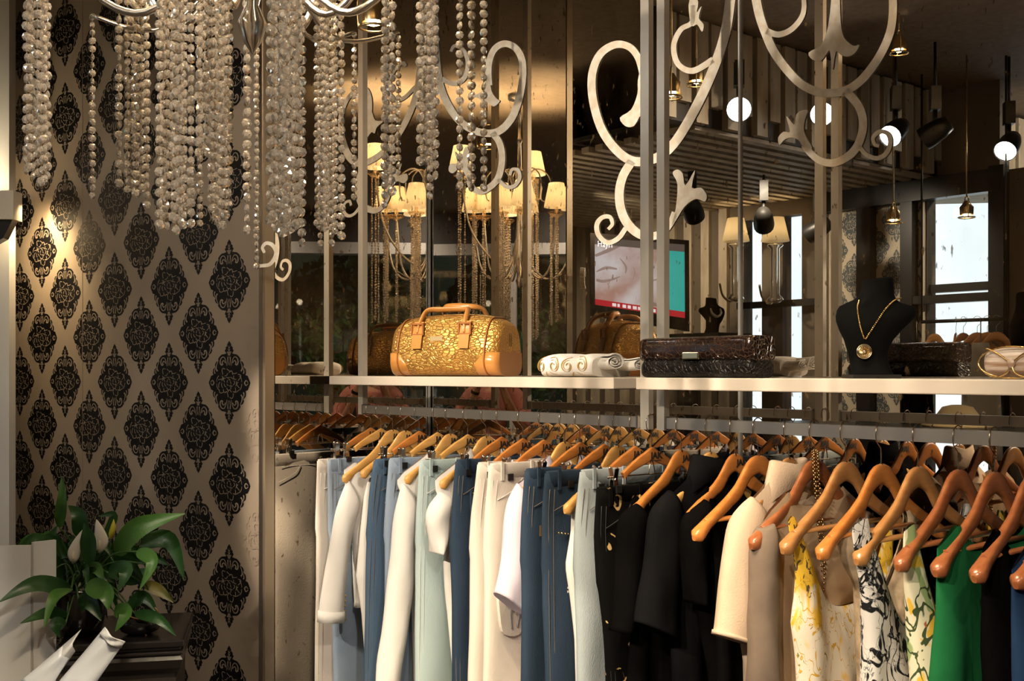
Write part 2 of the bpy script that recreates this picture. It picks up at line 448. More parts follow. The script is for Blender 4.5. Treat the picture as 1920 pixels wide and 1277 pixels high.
wl = struct(b, 'wall_left', [wallp, wallp_motif], loc=WP, rz=WANG)
b = MB(); b.box((-wall_s(155), -0.0008, CEIL / 2), (0.0016, 0.0014, CEIL))
struct(b, 'trim_1', M('paper_seam', (0.27, 0.21, 0.155), 0.6), loc=WP, rz=WANG)
WE = WP + WD * 3.75
wall_between('wall_end', WE, N(-4.2, 3.85), 0.1, beige_wall)

# ---- steel posts hanging from the ceiling, rails and shelves
def post(u, v, w, d, label, z0=1.40, mat=steel):
    t = thing('steel_post', label, 'post', N(u, v), RZ)
    b = MB(); b.box((0, 0, (z0 + CEIL) / 2), (w, d, CEIL - z0)); b.build('tube', mat, t, False)
    b = MB(); b.box((0, 0, CEIL - 0.004), (w + 0.05, d + 0.05, 0.008)); b.build('ceiling_plate', steel_dark, t, False)
    return t
post(0.128, 0.386, 0.030, 0.020, 'slim brushed steel post at the left end of the clothes rail')
post(1.507, 0.386, 0.030, 0.018, 'brushed steel post left of the purse, left one of the touching pair')
post(1.564, 0.386, 0.026, 0.020, 'brushed steel post left of the purse, right one of the touching pair')
t = thing('steel_post', 'wide satin steel post edging the damask wallpaper', 'post', CORNER + SD * 0.703 - NS * 0.026, RZ + A3)
b = MB(); b.box((0, 0, CEIL / 2), (0.052, 0.034, CEIL)); b.build('tube', M('satin_gold_steel', (0.58, 0.47, 0.33), 0.36, 0.85), t, False)
b = MB(); b.box((-0.006, -0.0185, CEIL / 2), (0.024, 0.004, CEIL)); b.build('cover_strip', steel_dark, t, False)

def rail(u0, u1, label):
    t = thing('clothes_rail', label, 'clothes rail', N((u0 + u1) / 2, 0.386), RZ)
    b = MB(); b.box((0, 0, 1.419), (u1 - u0, 0.030, 0.028)); b.build('bar', M('rail_steel', (0.50, 0.46, 0.41), 0.34, 0.9), t, False)
    b = MB()
    for s in (-1, 1): b.box((s * ((u1 - u0) / 2 - 0.004), 0, 1.419), (0.006, 0.034, 0.034))
    b.build('end_plate', steel_dark, t, False)
rail(0.145, 1.491, 'square steel rail carrying the trousers and white shirts')
rail(1.583, 3.35, 'square steel rail carrying the black tops and dresses')
shelf_m = M('shelf_lacquer', (0.60, 0.52, 0.43), 0.4, coat=0.15)
def shelf(u0, u1, label):
    t = thing('wall_shelf', label, 'shelf', N((u0 + u1) / 2, 0.0), RZ)
    b = MB(); b.box((0, -0.345, 1.5215), (u1 - u0, 0.31, 0.030)); o = b.build('board', shelf_m, t, False)
    bv = o.modifiers.new('bevel', 'BEVEL'); bv.width = 0.0025; bv.segments = 2
    for k in (0.16, 0.84):
        b = MB(); b.box((-(u1 - u0) / 2 + k * (u1 - u0), -0.14, 1.5035), (0.025, 0.28, 0.006)); b.build('bracket', steel_dark, t, False)
VSH = 0.50
shelf(on_v(VSH, 617, 705)[0], on_v(VSH, 1150, 705)[0], 'cream shelf under the golden travel bag')
shelf(on_v(VSH, 1192, 705)[0], 3.35, 'cream shelf under the dark crocodile purse and the black bust')

# ---- scroll films on the mirrors
def dmap(x, y, h):
    u, z = on_v(0.0, x, y); return N(u, h, z)
def decal(name, label, strokes, polys, mp=dmap, h0=0.0006, h1=0.0022):
    b = MB()
    for s in strokes: b.stroke(s, mp, h0, h1)
    for p in polys: b.prism(cr(p, 3, True), mp, h0, h1)
    return tag(b.build(name, decal_cream, smooth=False), label, 'wall decal')
def W_(pts, w0, w1=None, w2=None):
    n = len(pts); w1 = w0 if w1 is None else w1; w2 = w1 if w2 is None else w2
    return [(x, y, (w0 + (w1 - w0) * 2 * i / (n - 1)) if i <= (n - 1) / 2 else (w1 + (w2 - w1) * (2 * i / (n - 1) - 1))) for i, (x, y) in enumerate(pts)]
decal('scroll_decal', 'cream scroll film on the mirror, tall chandelier shape around the twin steel posts',
  [W_([(1374, -40), (1370, 0), (1361, 60), (1345, 112), (1320, 172), (1290, 230), (1262, 272), (1232, 296), (1192, 303), (1160, 285), (1130, 245), (1113, 190), (1111, 140), (1126, 102), (1154, 84), (1180, 88), (1197, 108), (1206, 140)], 19, 17, 12),
   W_([(1338, 112), (1300, 133), (1272, 120), (1264, 86), (1277, 56), (1298, 42), (1300, 10)], 12, 10, 9),
   W_([(1186, 302), (1169, 330), (1162, 362), (1166, 396), (1181, 424), (1206, 442), (1236, 440), (1257, 420), (1266, 398)], 16, 17, 11),
   W_([(1174, 428), (1160, 447), (1140, 455), (1123, 441), (1120, 421), (1130, 408), (1144, 407), (1149, 420), (1141, 430)], 9, 9, 6)],
  [[(1206, 122), (1197, 150), (1196, 176), (1184, 206), (1163, 221), (1174, 237), (1190, 236), (1203, 216), (1208, 242), (1216, 200), (1224, 130)],
   [(1297, 48), (1292, 10), (1300, -12), (1310, 4), (1307, 24), (1316, 12), (1311, 34), (1320, 46), (1317, 60), (1308, 46)],
   [(1261, 422), (1268, 390), (1271, 346), (1262, 325), (1271, 318), (1281, 326), (1286, 348), (1304, 319), (1298, 352), (1315, 352), (1326, 366), (1322, 378), (1305, 373), (1285, 387), (1269, 412)]])
decal('scroll_decal', 'cream scroll film on the mirror, big loop right of the thin seam',
  [W_([(1415, -40), (1418, -5), (1425, 30), (1436, 62), (1451, 96), (1476, 131), (1506, 160), (1542, 174), (1582, 171), (1616, 150), (1650, 105), (1671, 55), (1675, 0), (1668, -40)], 17, 16, 15),
   W_([(1437, 58), (1460, 65), (1485, 55), (1505, 30), (1508, 0), (1498, -30)], 12, 10, 8),
   W_([(1586, 170), (1611, 200), (1619, 232), (1612, 266), (1595, 290), (1566, 305), (1540, 302), (1521, 288), (1508, 272)], 16, 15, 12),
   W_([(1610, 272), (1625, 290), (1645, 297), (1662, 288), (1670, 268), (1665, 251), (1650, 247), (1638, 258), (1641, 271), (1649, 274)], 8, 9, 6)],
  [[(1562, -20), (1557, 25), (1551, 60), (1540, 85), (1517, 99), (1524, 112), (1540, 114), (1553, 98), (1557, 97), (1562, 131), (1568, 97), (1578, 104), (1592, 106), (1605, 98), (1612, 84), (1600, 86), (1583, 70), (1577, 40), (1574, -20)],
   [(1519, 291), (1506, 276), (1498, 263), (1485, 258), (1472, 262), (1462, 272), (1460, 258), (1470, 247), (1482, 247), (1475, 218), (1490, 234), (1494, 215), (1505, 207), (1515, 208), (1510, 225), (1508, 245), (1515, 262), (1523, 276)]])
decal('scroll_decal', 'cream scroll film on the mirror above the golden bag, loop beside the corner seam',
  [W_([(813, -30), (815, 40), (819, 110), (827, 163), (845, 204), (868, 232), (900, 248), (934, 247), (961, 220), (977, 172), (981, 122), (969, 92), (946, 82), (926, 95), (917, 124), (918, 160)], 13, 14, 11),
   W_([(829, 148), (850, 157), (870, 148), (878, 120), (870, 95), (853, 86), (846, 97)], 9, 8, 5),
   W_([(924, 249), (938, 270), (942, 302), (934, 335), (915, 354), (900, 360), (886, 352), (878, 338)], 12, 12, 9),
   W_([(934, 336), (950, 350), (965, 349), (975, 334), (972, 319), (961, 318), (957, 329)], 7, 7, 5)],
  [[(918, 140), (922, 170), (932, 185), (938, 190), (926, 200), (913, 191), (906, 197), (901, 186), (889, 181), (905, 170), (911, 150)],
   [(880, 347), (872, 326), (862, 316), (850, 325), (842, 320), (845, 308), (858, 305), (853, 284), (865, 298), (872, 277), (881, 278), (878, 300), (882, 320), (889, 342)]])
P0 = CORNER + SD * 0.73
def cmap(x, y, h): return at(x, y, P0.y - 0.03 - h)
decal('scroll_decal', 'small cream curl fixed on the post beside the wallpaper',
  [W_([(484, 499), (494, 498), (505, 496), (514, 486), (518, 472), (510, 459), (499, 456), (492, 464), (496, 474)], 6, 8, 5)], [], cmap, 0.0, 0.02)

# ---- what the mirror shows: the far side of the room
def opening(px, y): return on_v(-3.8, px, y)
far_v = 3.85
def ufar(px): return on_v(-3.8, px, 500)[0]
def zfar(px, py): return on_v(-3.8, px, py)[1]
holes = sorted([(ufar(1394), ufar(1428)), (ufar(1467), ufar(1503)), (ufar(1738), ufar(1868))])
zt, zb = 2.62, 0.75
edges = [-4.25] + [e for h in holes for e in h]
edges.append(max(0.0, edges[-1] + .02))
b = MB()
for a, c in zip(edges[::2], edges[1::2]): b.box(((a + c) / 2, 0, CEIL / 2), (c - a, 0.1, CEIL))
for a, c in holes:
    b.box(((a + c) / 2, 0, (zt + CEIL) / 2), (c - a, 0.1, CEIL - zt)); b.box(((a + c) / 2, 0, zb / 2), (c - a, 0.1, zb))
b.box(((edges[-1] + 0.95) / 2, 0, 1.36), (0.95 - edges[-1], 0.1, 2.72))
struct(b, 'wall_far', M('umber_plaster', (0.16, 0.13, 0.10), 0.7), loc=N(0, far_v), rz=RZ)
glass = bpy.data.materials.new('window_glass'); glass.use_nodes = True
gn = glass.node_tree; gn.nodes.remove(gn.nodes['Principled BSDF'])
ga = gn.nodes.new('ShaderNodeBsdfTransparent'); gb = gn.nodes.new('ShaderNodeBsdfGlossy'); gb.inputs['Roughness'].default_value = 0.02
gm = gn.nodes.new('ShaderNodeMixShader'); gm.inputs[0].default_value = 0.06; ga.inputs[0].default_value = (0.92, 0.96, 0.97, 1)
gn.links.new(ga.outputs[0], gm.inputs[1]); gn.links.new(gb.outputs[0], gm.inputs[2]); gn.links.new(gm.outputs[0], gn.nodes['Material Output'].inputs[0])
frame_m = M('black_frame', (0.012, 0.011, 0.011), 0.35)
for i, (a, c) in enumerate(holes):
    b = MB(); b.box(((a + c) / 2, 0.02, (zt + zb) / 2), (c - a, 0.006, zt - zb))
    w = struct(b, 'window_%d' % (i + 1), glass, loc=N(0, far_v), rz=RZ)
    if c - a > 0.4:
        b = MB(); b.box(((a + c) / 2, 0.0, 2.06), (c - a, 0.05, 0.05)); b.build('window_frame', frame_m, w, False)
slat_u = []
b = MB(); u = -3.3
while u < ufar(1560):
    if not any(a - 0.04 < u < c + 0.04 for a, c in holes): b.box((u, 0, 1.37), (0.075, 0.03, 2.74))
    u += 0.165
struct(b, 'trim_2', slat_m, loc=N(0, far_v - 0.066), rz=RZ)
# black posts and beam of the glazed bay
b = MB()
for px, w in ((1632, 0.10), (1712, 0.08), (1880, 0.09)): b.box((ufar(px), 0, 1.37), (w, 0.07, 2.74))
b.box(((ufar(1545) + ufar(1890)) / 2, 0, 2.66), (ufar(1890) - ufar(1545), 0.08, 0.13))
b.box(((ufar(1700) + ufar(1885)) / 2, 0, zfar(1800, 560)), (ufar(1885) - ufar(1700), 0.06, 0.05))
b.box(((ufar(1394) + ufar(1540)) / 2, 0, zfar(1460, 571)), (ufar(1540) - ufar(1394), 0.06, 0.045))
struct(b, 'trim_3', frame_m, loc=N(0, far_v - 0.10), rz=RZ)
# pale wallpaper beside the bay
ua, ub = ufar(1556), ufar(1736)
b = MB(); b.box(((ua + ub) / 2, 0, 1.37), (ub - ua, 0.012, 2.74))
fm = lambda s, z, h: (s, h + 0.006, z)
for k in range(8):
    for j in range(-3, 4):
        damask(b, fm, ua + 0.03 + 0.15 * k, 2.0 + 0.34 * j + (0.17 if k % 2 else 0), 0.10, 0.15, ua + 0.002, ub - 0.002)
b2 = MB(); b2.box((0, 0, 1.37), (ub - ua, 0.012, 2.74)); hwid = (ub - ua) / 2
fm2 = lambda s, z, h: (s, h + 0.006, z)
for k in range(-4, 5):
    for j in range(-3, 4):
        damask(b2, lambda s, z, h: (-s, h + 0.006, z), 0.15 * k, 2.0 + 0.34 * j + (0.17 if k % 2 else 0), 0.105, 0.15, -hwid, hwid)
# local +y turned toward the mirror wall
o = struct(b2, 'wall_papered', [wallp_pale, wallp_grey], loc=N((ua + ub) / 2, far_v - 0.058), rz=RZ)
# bulkhead of upright boards, slatted canopy
b = MB(); b.box((0, -3.25, 2.995), (0.06, 3.9, 0.51)); struct(b, 'beam_bulkhead', dark_wall, loc=N(-0.05, 0), rz=RZ)['kind'] = 'structure'
b = MB(); v = 1.36
k = 0
while v < 5.2:
    h = 0.40 if k % 2 else 0.49
    b.box((0.0, -v, CEIL - 0.02 - h / 2), (0.03 if k % 2 else 0.045, 0.085, h)); v += 0.115; k += 1
struct(b, 'trim_4', slat_m, loc=N(-0.005, 0), rz=RZ)
b = MB(); u = -3.0
while u < -0.06:
    b.box((u, -2.69, 2.735), (0.055, 2.2, 0.03)); u += 0.105
struct(b, 'trim_5', slat_m, loc=N(0, 0), rz=RZ)
b = MB(); b.box((-1.55, -2.69, 2.80), (3.0, 2.2, 0.02)); struct(b, 'ceiling_canopy', dark_wall, loc=N(0, 0), rz=RZ)

# ---- shopfront behind the camera, seen through the corner of the mirrors
YB = -3.3
wall_between('wall_front', N(0.95, far_v), (-3.5, YB, 0), 0.1, dark_wall)
b = MB()
b.box((1.3, YB, 3.08), (9.8, 0.16, 0.34), 0)
struct(b, 'trim_6', dark_wall)
b = MB(); b.box((1.3, YB, 2.86), (9.8, 0.2, 0.12)); struct(b, 'trim_7', M('grey_paint', (0.50, 0.48, 0.46), 0.5))
for i, x in enumerate((-3.4, -1.75, 0.15, 1.72, 3.3, 6.15)):
    b = MB(); b.box((0, 0, 1.4), (0.15 if x != 0.15 else 0.07, 0.12, 2.8))
    struct(b, 'trim_%d' % (i + 8), M('pale_pillar', (0.66, 0.62, 0.58), 0.5), loc=(x, YB, 0))
b = MB(); b.box((1.3, YB, 0.30), (9.8, 0.12, 0.6)); struct(b, 'wall_sill', dark_wall)
b = MB(); b.box((1.3, YB, 1.7), (9.6, 0.01, 2.2)); struct(b, 'window_4', glass)
b = MB(); b.box((1.3, YB - 2.6, 0.5), (14, 0.3, 1.0)); struct(b, 'wall_street', M('street_wall', (0.42, 0.50, 0.55), 0.6, var=(3, (0.20, 0.27, 0.30), 0.3)))
# ================================================================ chandelier
crystal = bpy.data.materials.new('cut_crystal'); crystal.use_nodes = True
cn = crystal.node_tree; cn.nodes.remove(cn.nodes['Principled BSDF'])
c1 = cn.nodes.new('ShaderNodeBsdfGlass'); c1.inputs['IOR'].default_value = 1.52; c1.inputs['Roughness'].default_value = 0.0; c1.inputs[0].default_value = (1, 0.97, 0.92, 1)
c2 = cn.nodes.new('ShaderNodeBsdfDiffuse'); c2.inputs[0].default_value = (0.90, 0.80, 0.68, 1)
c3 = cn.nodes.new('ShaderNodeBsdfGlossy'); c3.inputs['Roughness'].default_value = 0.07; c3.inputs[0].default_value = (1, 0.95, 0.88, 1)
c4 = cn.nodes.new('ShaderNodeBsdfTranslucent'); c4.inputs[0].default_value = (0.92, 0.82, 0.70, 1)
x1 = cn.nodes.new('ShaderNodeMixShader'); x1.inputs[0].default_value = 0.5
x2 = cn.nodes.new('ShaderNodeMixShader'); x2.inputs[0].default_value = 0.17
x3 = cn.nodes.new('ShaderNodeMixShader'); x3.inputs[0].default_value = 0.20
for a, c in ((c2.outputs[0], x1.inputs[1]), (c4.outputs[0], x1.inputs[2]), (c1.outputs[0], x2.inputs[1]), (x1.outputs[0], x2.inputs[2]), (x2.outputs[0], x3.inputs[1]), (c3.outputs[0], x3.inputs[2]), (x3.outputs[0], cn.nodes['Material Output'].inputs[0])):
    cn.links.new(a, c)
shade_m = bpy.data.materials.new('pleated_shade'); shade_m.use_nodes = True
sn = shade_m.node_tree; sp = sn.nodes['Principled BSDF']
s1 = sn.nodes.new('ShaderNodeBsdfTranslucent'); s1.inputs[0].default_value = (1, 0.92, 0.72, 1)
sp.inputs['Base Color'].default_value = (0.74, 0.62, 0.42, 1); sp.inputs['Roughness'].default_value = 0.8
smx = sn.nodes.new('ShaderNodeMixShader'); smx.inputs[0].default_value = 0.75
sn.links.new(sp.outputs[0], smx.inputs[1]); sn.links.new(s1.outputs[0], smx.inputs[2]); sn.links.new(smx.outputs[0], sn.nodes['Material Output'].inputs[0])

cup_glass = bpy.data.materials.new('cup_glass'); cup_glass.use_nodes = True
gn = cup_glass.node_tree; gn.nodes.remove(gn.nodes['Principled BSDF'])
g1 = gn.nodes.new('ShaderNodeBsdfTransparent'); g1.inputs[0].default_value = (1, .93, .82, 1); g2 = gn.nodes.new('ShaderNodeBsdfGlossy'); g2.inputs[0].default_value = (1, .85, .65, 1); g2.inputs['Roughness'].default_value = .1
g3 = gn.nodes.new('ShaderNodeMixShader'); g3.inputs[0].default_value = .3
gn.links.new(g1.outputs[0], g3.inputs[1]); gn.links.new(g2.outputs[0], g3.inputs[2]); gn.links.new(g3.outputs[0], gn.nodes['Material Output'].inputs[0])
def crystal_at(mb, c, r, ang, tilt):
    # a flat cut drop: table, girdle and culet, facing sideways
    ca, sa = math.cos(ang), math.sin(ang)
    def p(x, y, z): return (c[0] + x * ca - y * sa, c[1] + x * sa + y * ca, c[2] + z + tilt * x)
    rings = []
    for rr, yy, o in ((0.48, -0.40, 0.5), (1.0, -0.04, 0), (1.0, 0.04, 0), (0.42, 0.44, 0.5)):
        rings.append([p(r * rr * math.cos(2 * math.pi * (k + o) / 8), r * yy, r * rr * math.sin(2 * math.pi * (k + o) / 8)) for k in range(8)])
    b0 = len(mb.f); mb.loft(rings, 0)
    for i in range(b0, len(mb.f)): mb.flat.add(i)
def strand(parent, base, x, y, ztop, zbot, r, small_from=None):
    b = MB(); z = zbot + r
    n = 0
    while z < ztop:
        rr = r * (0.93 + 0.1 * rnd.random())
        crystal_at(b, (x - base[0], y - base[1], z - base[2]), rr, rnd.uniform(-0.9, 0.9), rnd.uniform(-.15, .15))
        z += rr * 2.06 + 0.0008
    b.tube([(x - base[0], y - base[1], zbot + r - base[2]), (x - base[0], y - base[1], ztop - base[2])], 0.0009, 4, 1)
    return b.build('crystal_strand', [crystal, gold], parent, True)
CHS = 0.72                                  # the lamp hangs nearer than the first survey: all distances scale together
CHX, CHY = (473 - 960) / F * 2.5 * CHS, 2.5 * CHS
base = (CHX, CHY, CEIL)
ch = thing('chandelier', 'big crystal chandelier hanging before the wallpaper, silver arms and long faceted bead strands', 'chandelier', base)
b = MB()
b.lathe([(0.0, -1.19), (0.014, -1.17), (0.024, -1.14), (0.010, -1.11), (0.018, -1.08), (0.040, -1.03), (0.045, -0.96), (0.022, -0.88), (0.014, -0.70), (0.03, -0.60), (0.034, -0.56), (0.015, -0.50), (0.012, -0.30), (0.02, -0.28), (0.010, -0.26), (0.010, -0.05), (0.07, -0.03), (0.075, 0)], 16, cap=False)
b.build('column', silver, ch)
def px_y(py, Y): return EYE + (HY - py) / F * Y
LAMPS = {  # centre pixel column, distance, tier height, strands as (pixel column, bottom pixel row, crystal radius)
    'A': (72, 2.45, 2.42, [(50, 328, .0105), (62, 338, .0100), (77, 350, .0105), (89, 338, .0105), (56, 322, .0100), (70, 333, .0105), (83, 344, .0100)]),
    'B': (236, 2.62, 2.46, [(223, 352, .0105), (239, 362, .0095), (256, 372, .0105), (275, 392, .0105), (265, 360, .0100), (250, 366, .0095)]),
    'D': (331, 2.28, 2.60, [(299, 430, .0098), (313, 433, .0100), (330, 442, .0108), (345, 430, .0092), (358, 428, .0098), (322, 415, .0098), (338, 424, .0095), (306, 418, .0092)]),
    'E': (402, 2.36, 2.43, [(373, 296, .0108), (375, 425, .0080), (391, 296, .0105), (404, 418, .0105), (416, 432, .0105), (429, 392, .0112), (397, 400, .0100), (410, 405, .0105), (422, 412, .0100), (384, 285, .0105)]),
    'F': (478, 2.80, 2.44, [(463, 440, .0125), (481, 505, .0085)]),
    'G': (538, 2.18, 2.42, [(508, 425, .0115), (520, 438, .0110), (531, 446, .0115), (543, 440, .0110), (554, 432, .0110), (566, 464, .0095), (514, 415, .0110), (526, 430, .0110), (537, 434, .0115), (549, 436, .0115), (560, 428, .0105)]),
    'H': (615, 2.66, 2.44, [(594, 425, .0088), (601, 462, .0085), (608, 436, .0088), (615, 432, .0088), (622, 462, .0085), (629, 440, .0088), (640, 450, .0105), (598, 430, .0088), (612, 428, .0088), (626, 430, .0088), (605, 426, .0088)]),
    'J': (728, 2.46, 2.42, [(721, 392, .0098), (735, 368, .0110), (724, 350, .0090)]),
    'K': (805, 2.44, 2.42, [(788, 312, .0112), (802, 314, .0108), (816, 338, .0105), (795, 305, .0105), (806, 375, .0090), (810, 318, .0100)]),
    'L': (884, 2.60, 2.60, [(862, 356, .0100), (884, 360, .0112), (907, 360, .0098)]),
}
for key, (px, Y, zc, ss) in LAMPS.items():
    Y *= CHS; zc = 2.50 if zc < 2.5 else 2.74
    cx = (px - 960) / F * Y
    dx, dy = cx - CHX, Y - CHY; rr = math.hypot(dx, dy)
    zr = zc - CEIL
    ux, uy = dx / rr, dy / rr
    b = MB()
    lo = 1 if zc < 2.6 else 0
    prof = [(0.035, -0.98), (rr * 0.22, -1.05), (rr * 0.55, -1.13 if lo else -0.98), (rr * 0.86, -1.04 if lo else -0.80), (rr, zr - 0.015)]
    b.tube([(ux * r_, uy * r_, z_) for r_, z_ in cr(prof, 7)], 0.0065, 8)
    b.build('arm', silver, ch); b = MB()
    prof = [(0.015, -0.62), (rr * 0.26, -0.46), (rr * 0.55, -0.50), (rr * 0.56, -0.64), (rr * 0.40, -0.64), (rr * 0.42, -0.56)]
    b.tube([(ux * r_, uy * r_, z_) for r_, z_ in cr(prof, 6)], 0.0045, 7)
    b.build('scroll', silver, ch)
    b = MB()
    b.lathe([(0.006, zr - 0.02), (0.022, zr - 0.012), (0.040, zr), (0.052, zr + 0.012), (0.050, zr + 0.016), (0.012, zr + 0.012), (0.011, zr + 0.05)], 16, 0, (dx, dy, 0), cap=False)
    b.build('candle_cup', cup_glass, ch)
    b = MB(); z0 = zr + 0.045
    rings = [[(dx + r_ * (1 + .022 * (-1) ** k) * math.cos(2 * math.pi * k / 44), dy + r_ * (1 + .022 * (-1) ** k) * math.sin(2 * math.pi * k / 44), z_) for k in range(44)] for r_, z_ in ((.074, z0), (.073, z0 + .010), (.060, z0 + .075), (.046, z0 + .145))]
    b.loft(rings, 0, False, False)
    sh = b.build('lamp_shade', shade_m, ch, False)
    b = MB(); b.ball((dx, dy, z0 + 0.05), 0.014, 10, 0, (1, 1, 1.5))
    b.build('bulb', M('bulb_glow', (1, .8, .5), 0.4, emit=((1, 0.72, 0.40), 22)), ch)
    point((CHX + dx, CHY + dy, CEIL + z0 + 0.088), 58.0, (1, 0.83, 0.58), 0.012)
    for i, (sx, bot, cr_) in enumerate(ss):
        X = (sx - 960) / F * Y
        d = min(0.042, abs(X - cx)); oy = math.sqrt(max(0, 0.042 ** 2 - d * d)) * (1 if i % 2 else -1)
        Yc = Y + oy; X = (sx - 960) / F * Yc
        strand(ch, base, X, Yc, zc + 0.005 if key != 'F' else zc, px_y(bot, Yc), cr_ * CHS)
for sx, bot, Y, r_ in ((173, 374, 2.62, .0088), (664, 376, 2.75, .0088), (747, 330, 2.75, .0085)):
    Y *= CHS; r_ *= CHS
    X = (sx - 960) / F * Y; strand(ch, base, X, Y, 2.15, px_y(bot, Y), r_)
    b = MB(); b.tube(cr([(0.02, 0, -0.98), ((X - CHX) * .5, (Y - CHY) * .5, -1.13), (X - CHX, Y - CHY, -1.10)], 6), 0.004, 6); b.build('arm', silver, ch)

# ================================================================ things on the shelves
ZS = 1.5367        # top of the shelves
croc = M('gold_crocodile', (0.66, 0.38, 0.095), 0.36, 0.65, var=(7, (0.44, 0.21, 0.04), 0.45), bump=('cell', 88, 0.5, (0.36, 0.18, 0.05)), stretch=(0.7, 1, 1.25))
tan = M('tan_leather', (0.50, 0.215, 0.05), 0.28, coat=0.4, bump=('noise', 30, .2))
tan_dark = M('tan_leather_edge', (0.30, 0.10, 0.02), 0.4)
def sp_(x, e): return math.copysign(abs(x) ** e, x)
L2, BD, BH = 0.202, 0.100, 0.197
def bag_sec(t, off=0.0):                   # cross-section ring at t in -1..1
    k = abs(t); x = L2 * t
    e = 1.0 if k < 0.86 else math.sqrt(max(0.0, 1 - ((k - 0.86) / 0.14) ** 2)) * 0.20 + 0.80
    h = BH * (1 - 0.17 * k ** 4.0) * (0.9 + 0.1 * e); dy = BD * e * (1 - 0.05 * k)
    out = []
    for i in range(28):
        a = 2 * math.pi * i / 28
        y = sp_(math.cos(a), 0.48); z = sp_(math.sin(a), 0.48)
        zz = (z + 1) / 2
        yy = y * (dy + off) * (1 - 0.36 * zz ** 2.4) * (0.93 + 0.07 * math.sin(min(1, zz * 2) * math.pi / 2))
        yy *= 1 + 0.03 * math.sin(9 * x / L2 + 4 * zz)
        out.append((x + math.copysign(off, t) * (k > 0.9), yy, zz * (h + off)))
    return out
bx = on_v(0.37, 852, 703)[0]
bag = thing('travel_bag', 'golden crocodile leather travel bag with tan corners on the left shelf', 'bag', N(bx, 0.365, ZS), RZ + R(21))
b = MB(); b.loft([bag_sec(-1 + 2 * i / 40) for i in range(41)]); b.build('body', croc, bag)
for s in (-1, 1):
    b = MB(); rings = []
    for i in range(12):
        t = s * (0.62 + 0.38 * i / 11)
        ring = bag_sec(t, 0.0022)
        top = 0.075 * (0.35 + 0.65 * math.sin(min(1, (i + 1) / 8) * math.pi / 2))
        rings.append([(p[0], p[1], min(p[2], top)) for p in ring])
    b.loft(rings, 0); b.build('corner_patch', tan, bag)
    b = MB(); ring = bag_sec(s * 0.80, 0.003)
    b.tube([p for p in ring if p[2] > 0.05 or True], 0.0028, 6, closed=True); b.build('piping', tan_dark, bag)
b = MB()
for yy in (-0.006, 0.006):
    b.tube(cr([(-L2 * 0.95, yy, BH * .78), (-L2 * .7, yy, BH * .955), (0, yy, BH + .002), (L2 * .7, yy, BH * .955), (L2 * .97, yy, BH * .74), (L2 * 1.0, yy, BH * 0.45)], 6), 0.0022, 6)
b.build('zipper', gold, bag)
for s, lift in ((-1, 0.010), (1, 0.022)):
    b = MB()
    path = cr([(-0.088, s * 0.085, 0.125), (-0.083, s * 0.070, 0.165), (-0.075, s * 0.045, 0.188 + lift * .5), (-0.03, s * 0.016 - 0.012, 0.186 + lift), (0.05, s * 0.012, 0.188 + lift * .8), (0.075, s * 0.045, 0.186 + lift * .5), (0.083, s * 0.070, 0.165), (0.088, s * 0.085, 0.125)], 7)
    path = [(x, y * 1.04, z * 1.095) for x, y, z in path]
    b.tube(path, [0.007] * 4 + [0.010] * (len(path) - 8) + [0.007] * 4, 8, squash=0.55); b.build('handle', tan, bag)
    for x in (-0.088, 0.088):
        b = MB(); rings = []
        for k in range(9):
            z = 0.088 + 0.0108 * k; yy = s * (BD * (0.985 - 0.36 * (z / BH) ** 2.4) + 0.0035)
            rings.append([(x + dx, yy + s * dy, z) for dx, dy in ((-.018, -.002), (.018, -.002), (.018, .003), (-.018, .003))])
        b.loft(rings)
        st = b.build('strap', tan, bag, False)
        b = MB(); z = 0.150; yy = s * (BD * (0.985 - 0.36 * (z / BH) ** 2.4) + 0.009)
        for dx, dz, sx, sz in ((-.021, 0, .005, .036), (.021, 0, .005, .036), (0, .017, .046, .005), (0, -.017, .046, .005)): b.box((x + dx, yy, z + dz), (sx, 0.005, sz))
        b.build('buckle', tan_dark, st, False)
b = MB(); z = 0.118; b.box((-0.015, -(BD * (0.985 - 0.36 * (z / BH) ** 2.4)) - 0.003, z), (0.046, 0.004, 0.018), 0, Matrix.Rotation(0.3, 3, 'X')); b.build('name_plate', M('plate_gold', (0.85, 0.66, 0.36), 0.42, 0.5), bag, False)

# ---- folded white cloth with gold scrolls
clx = on_v(0.405, 1087, 708)[0]
white_cl = M('white_cotton', (0.80, 0.76, 0.70), 0.8, sheen=0.2, bump=('noise', 45, 0.18))
gold_thread = M('gold_thread', (0.62, 0.40, 0.12), 0.4, 0.6)
cl = thing('folded_garment', 'folded white garment with golden scrolls beside the golden bag', 'folded garment', N(clx, 0.405, ZS), RZ)
def cl_sec(x):
    k = (x + 0.090) / 0.215
    h = 0.052 + 0.012 * math.sin(k * math.pi) + 0.006 * math.sin(9 * k); d = 0.082 + 0.008 * math.sin(5 * k)
    if k < 0.1: h *= 0.55 + 4.5 * k; d *= 0.75 + 2.5 * k
    return [(x, -d * sp_(math.cos(2 * math.pi * i / 24), .6), h * (sp_(math.sin(2 * math.pi * i / 24), .6) + 1) / 2) for i in range(24)]
b = MB(); b.loft([cl_sec(-0.090 + 0.215 * i / 20) for i in range(21)]); b.build('fold', white_cl, cl)
b = MB()                                   # the rolled, flaring end
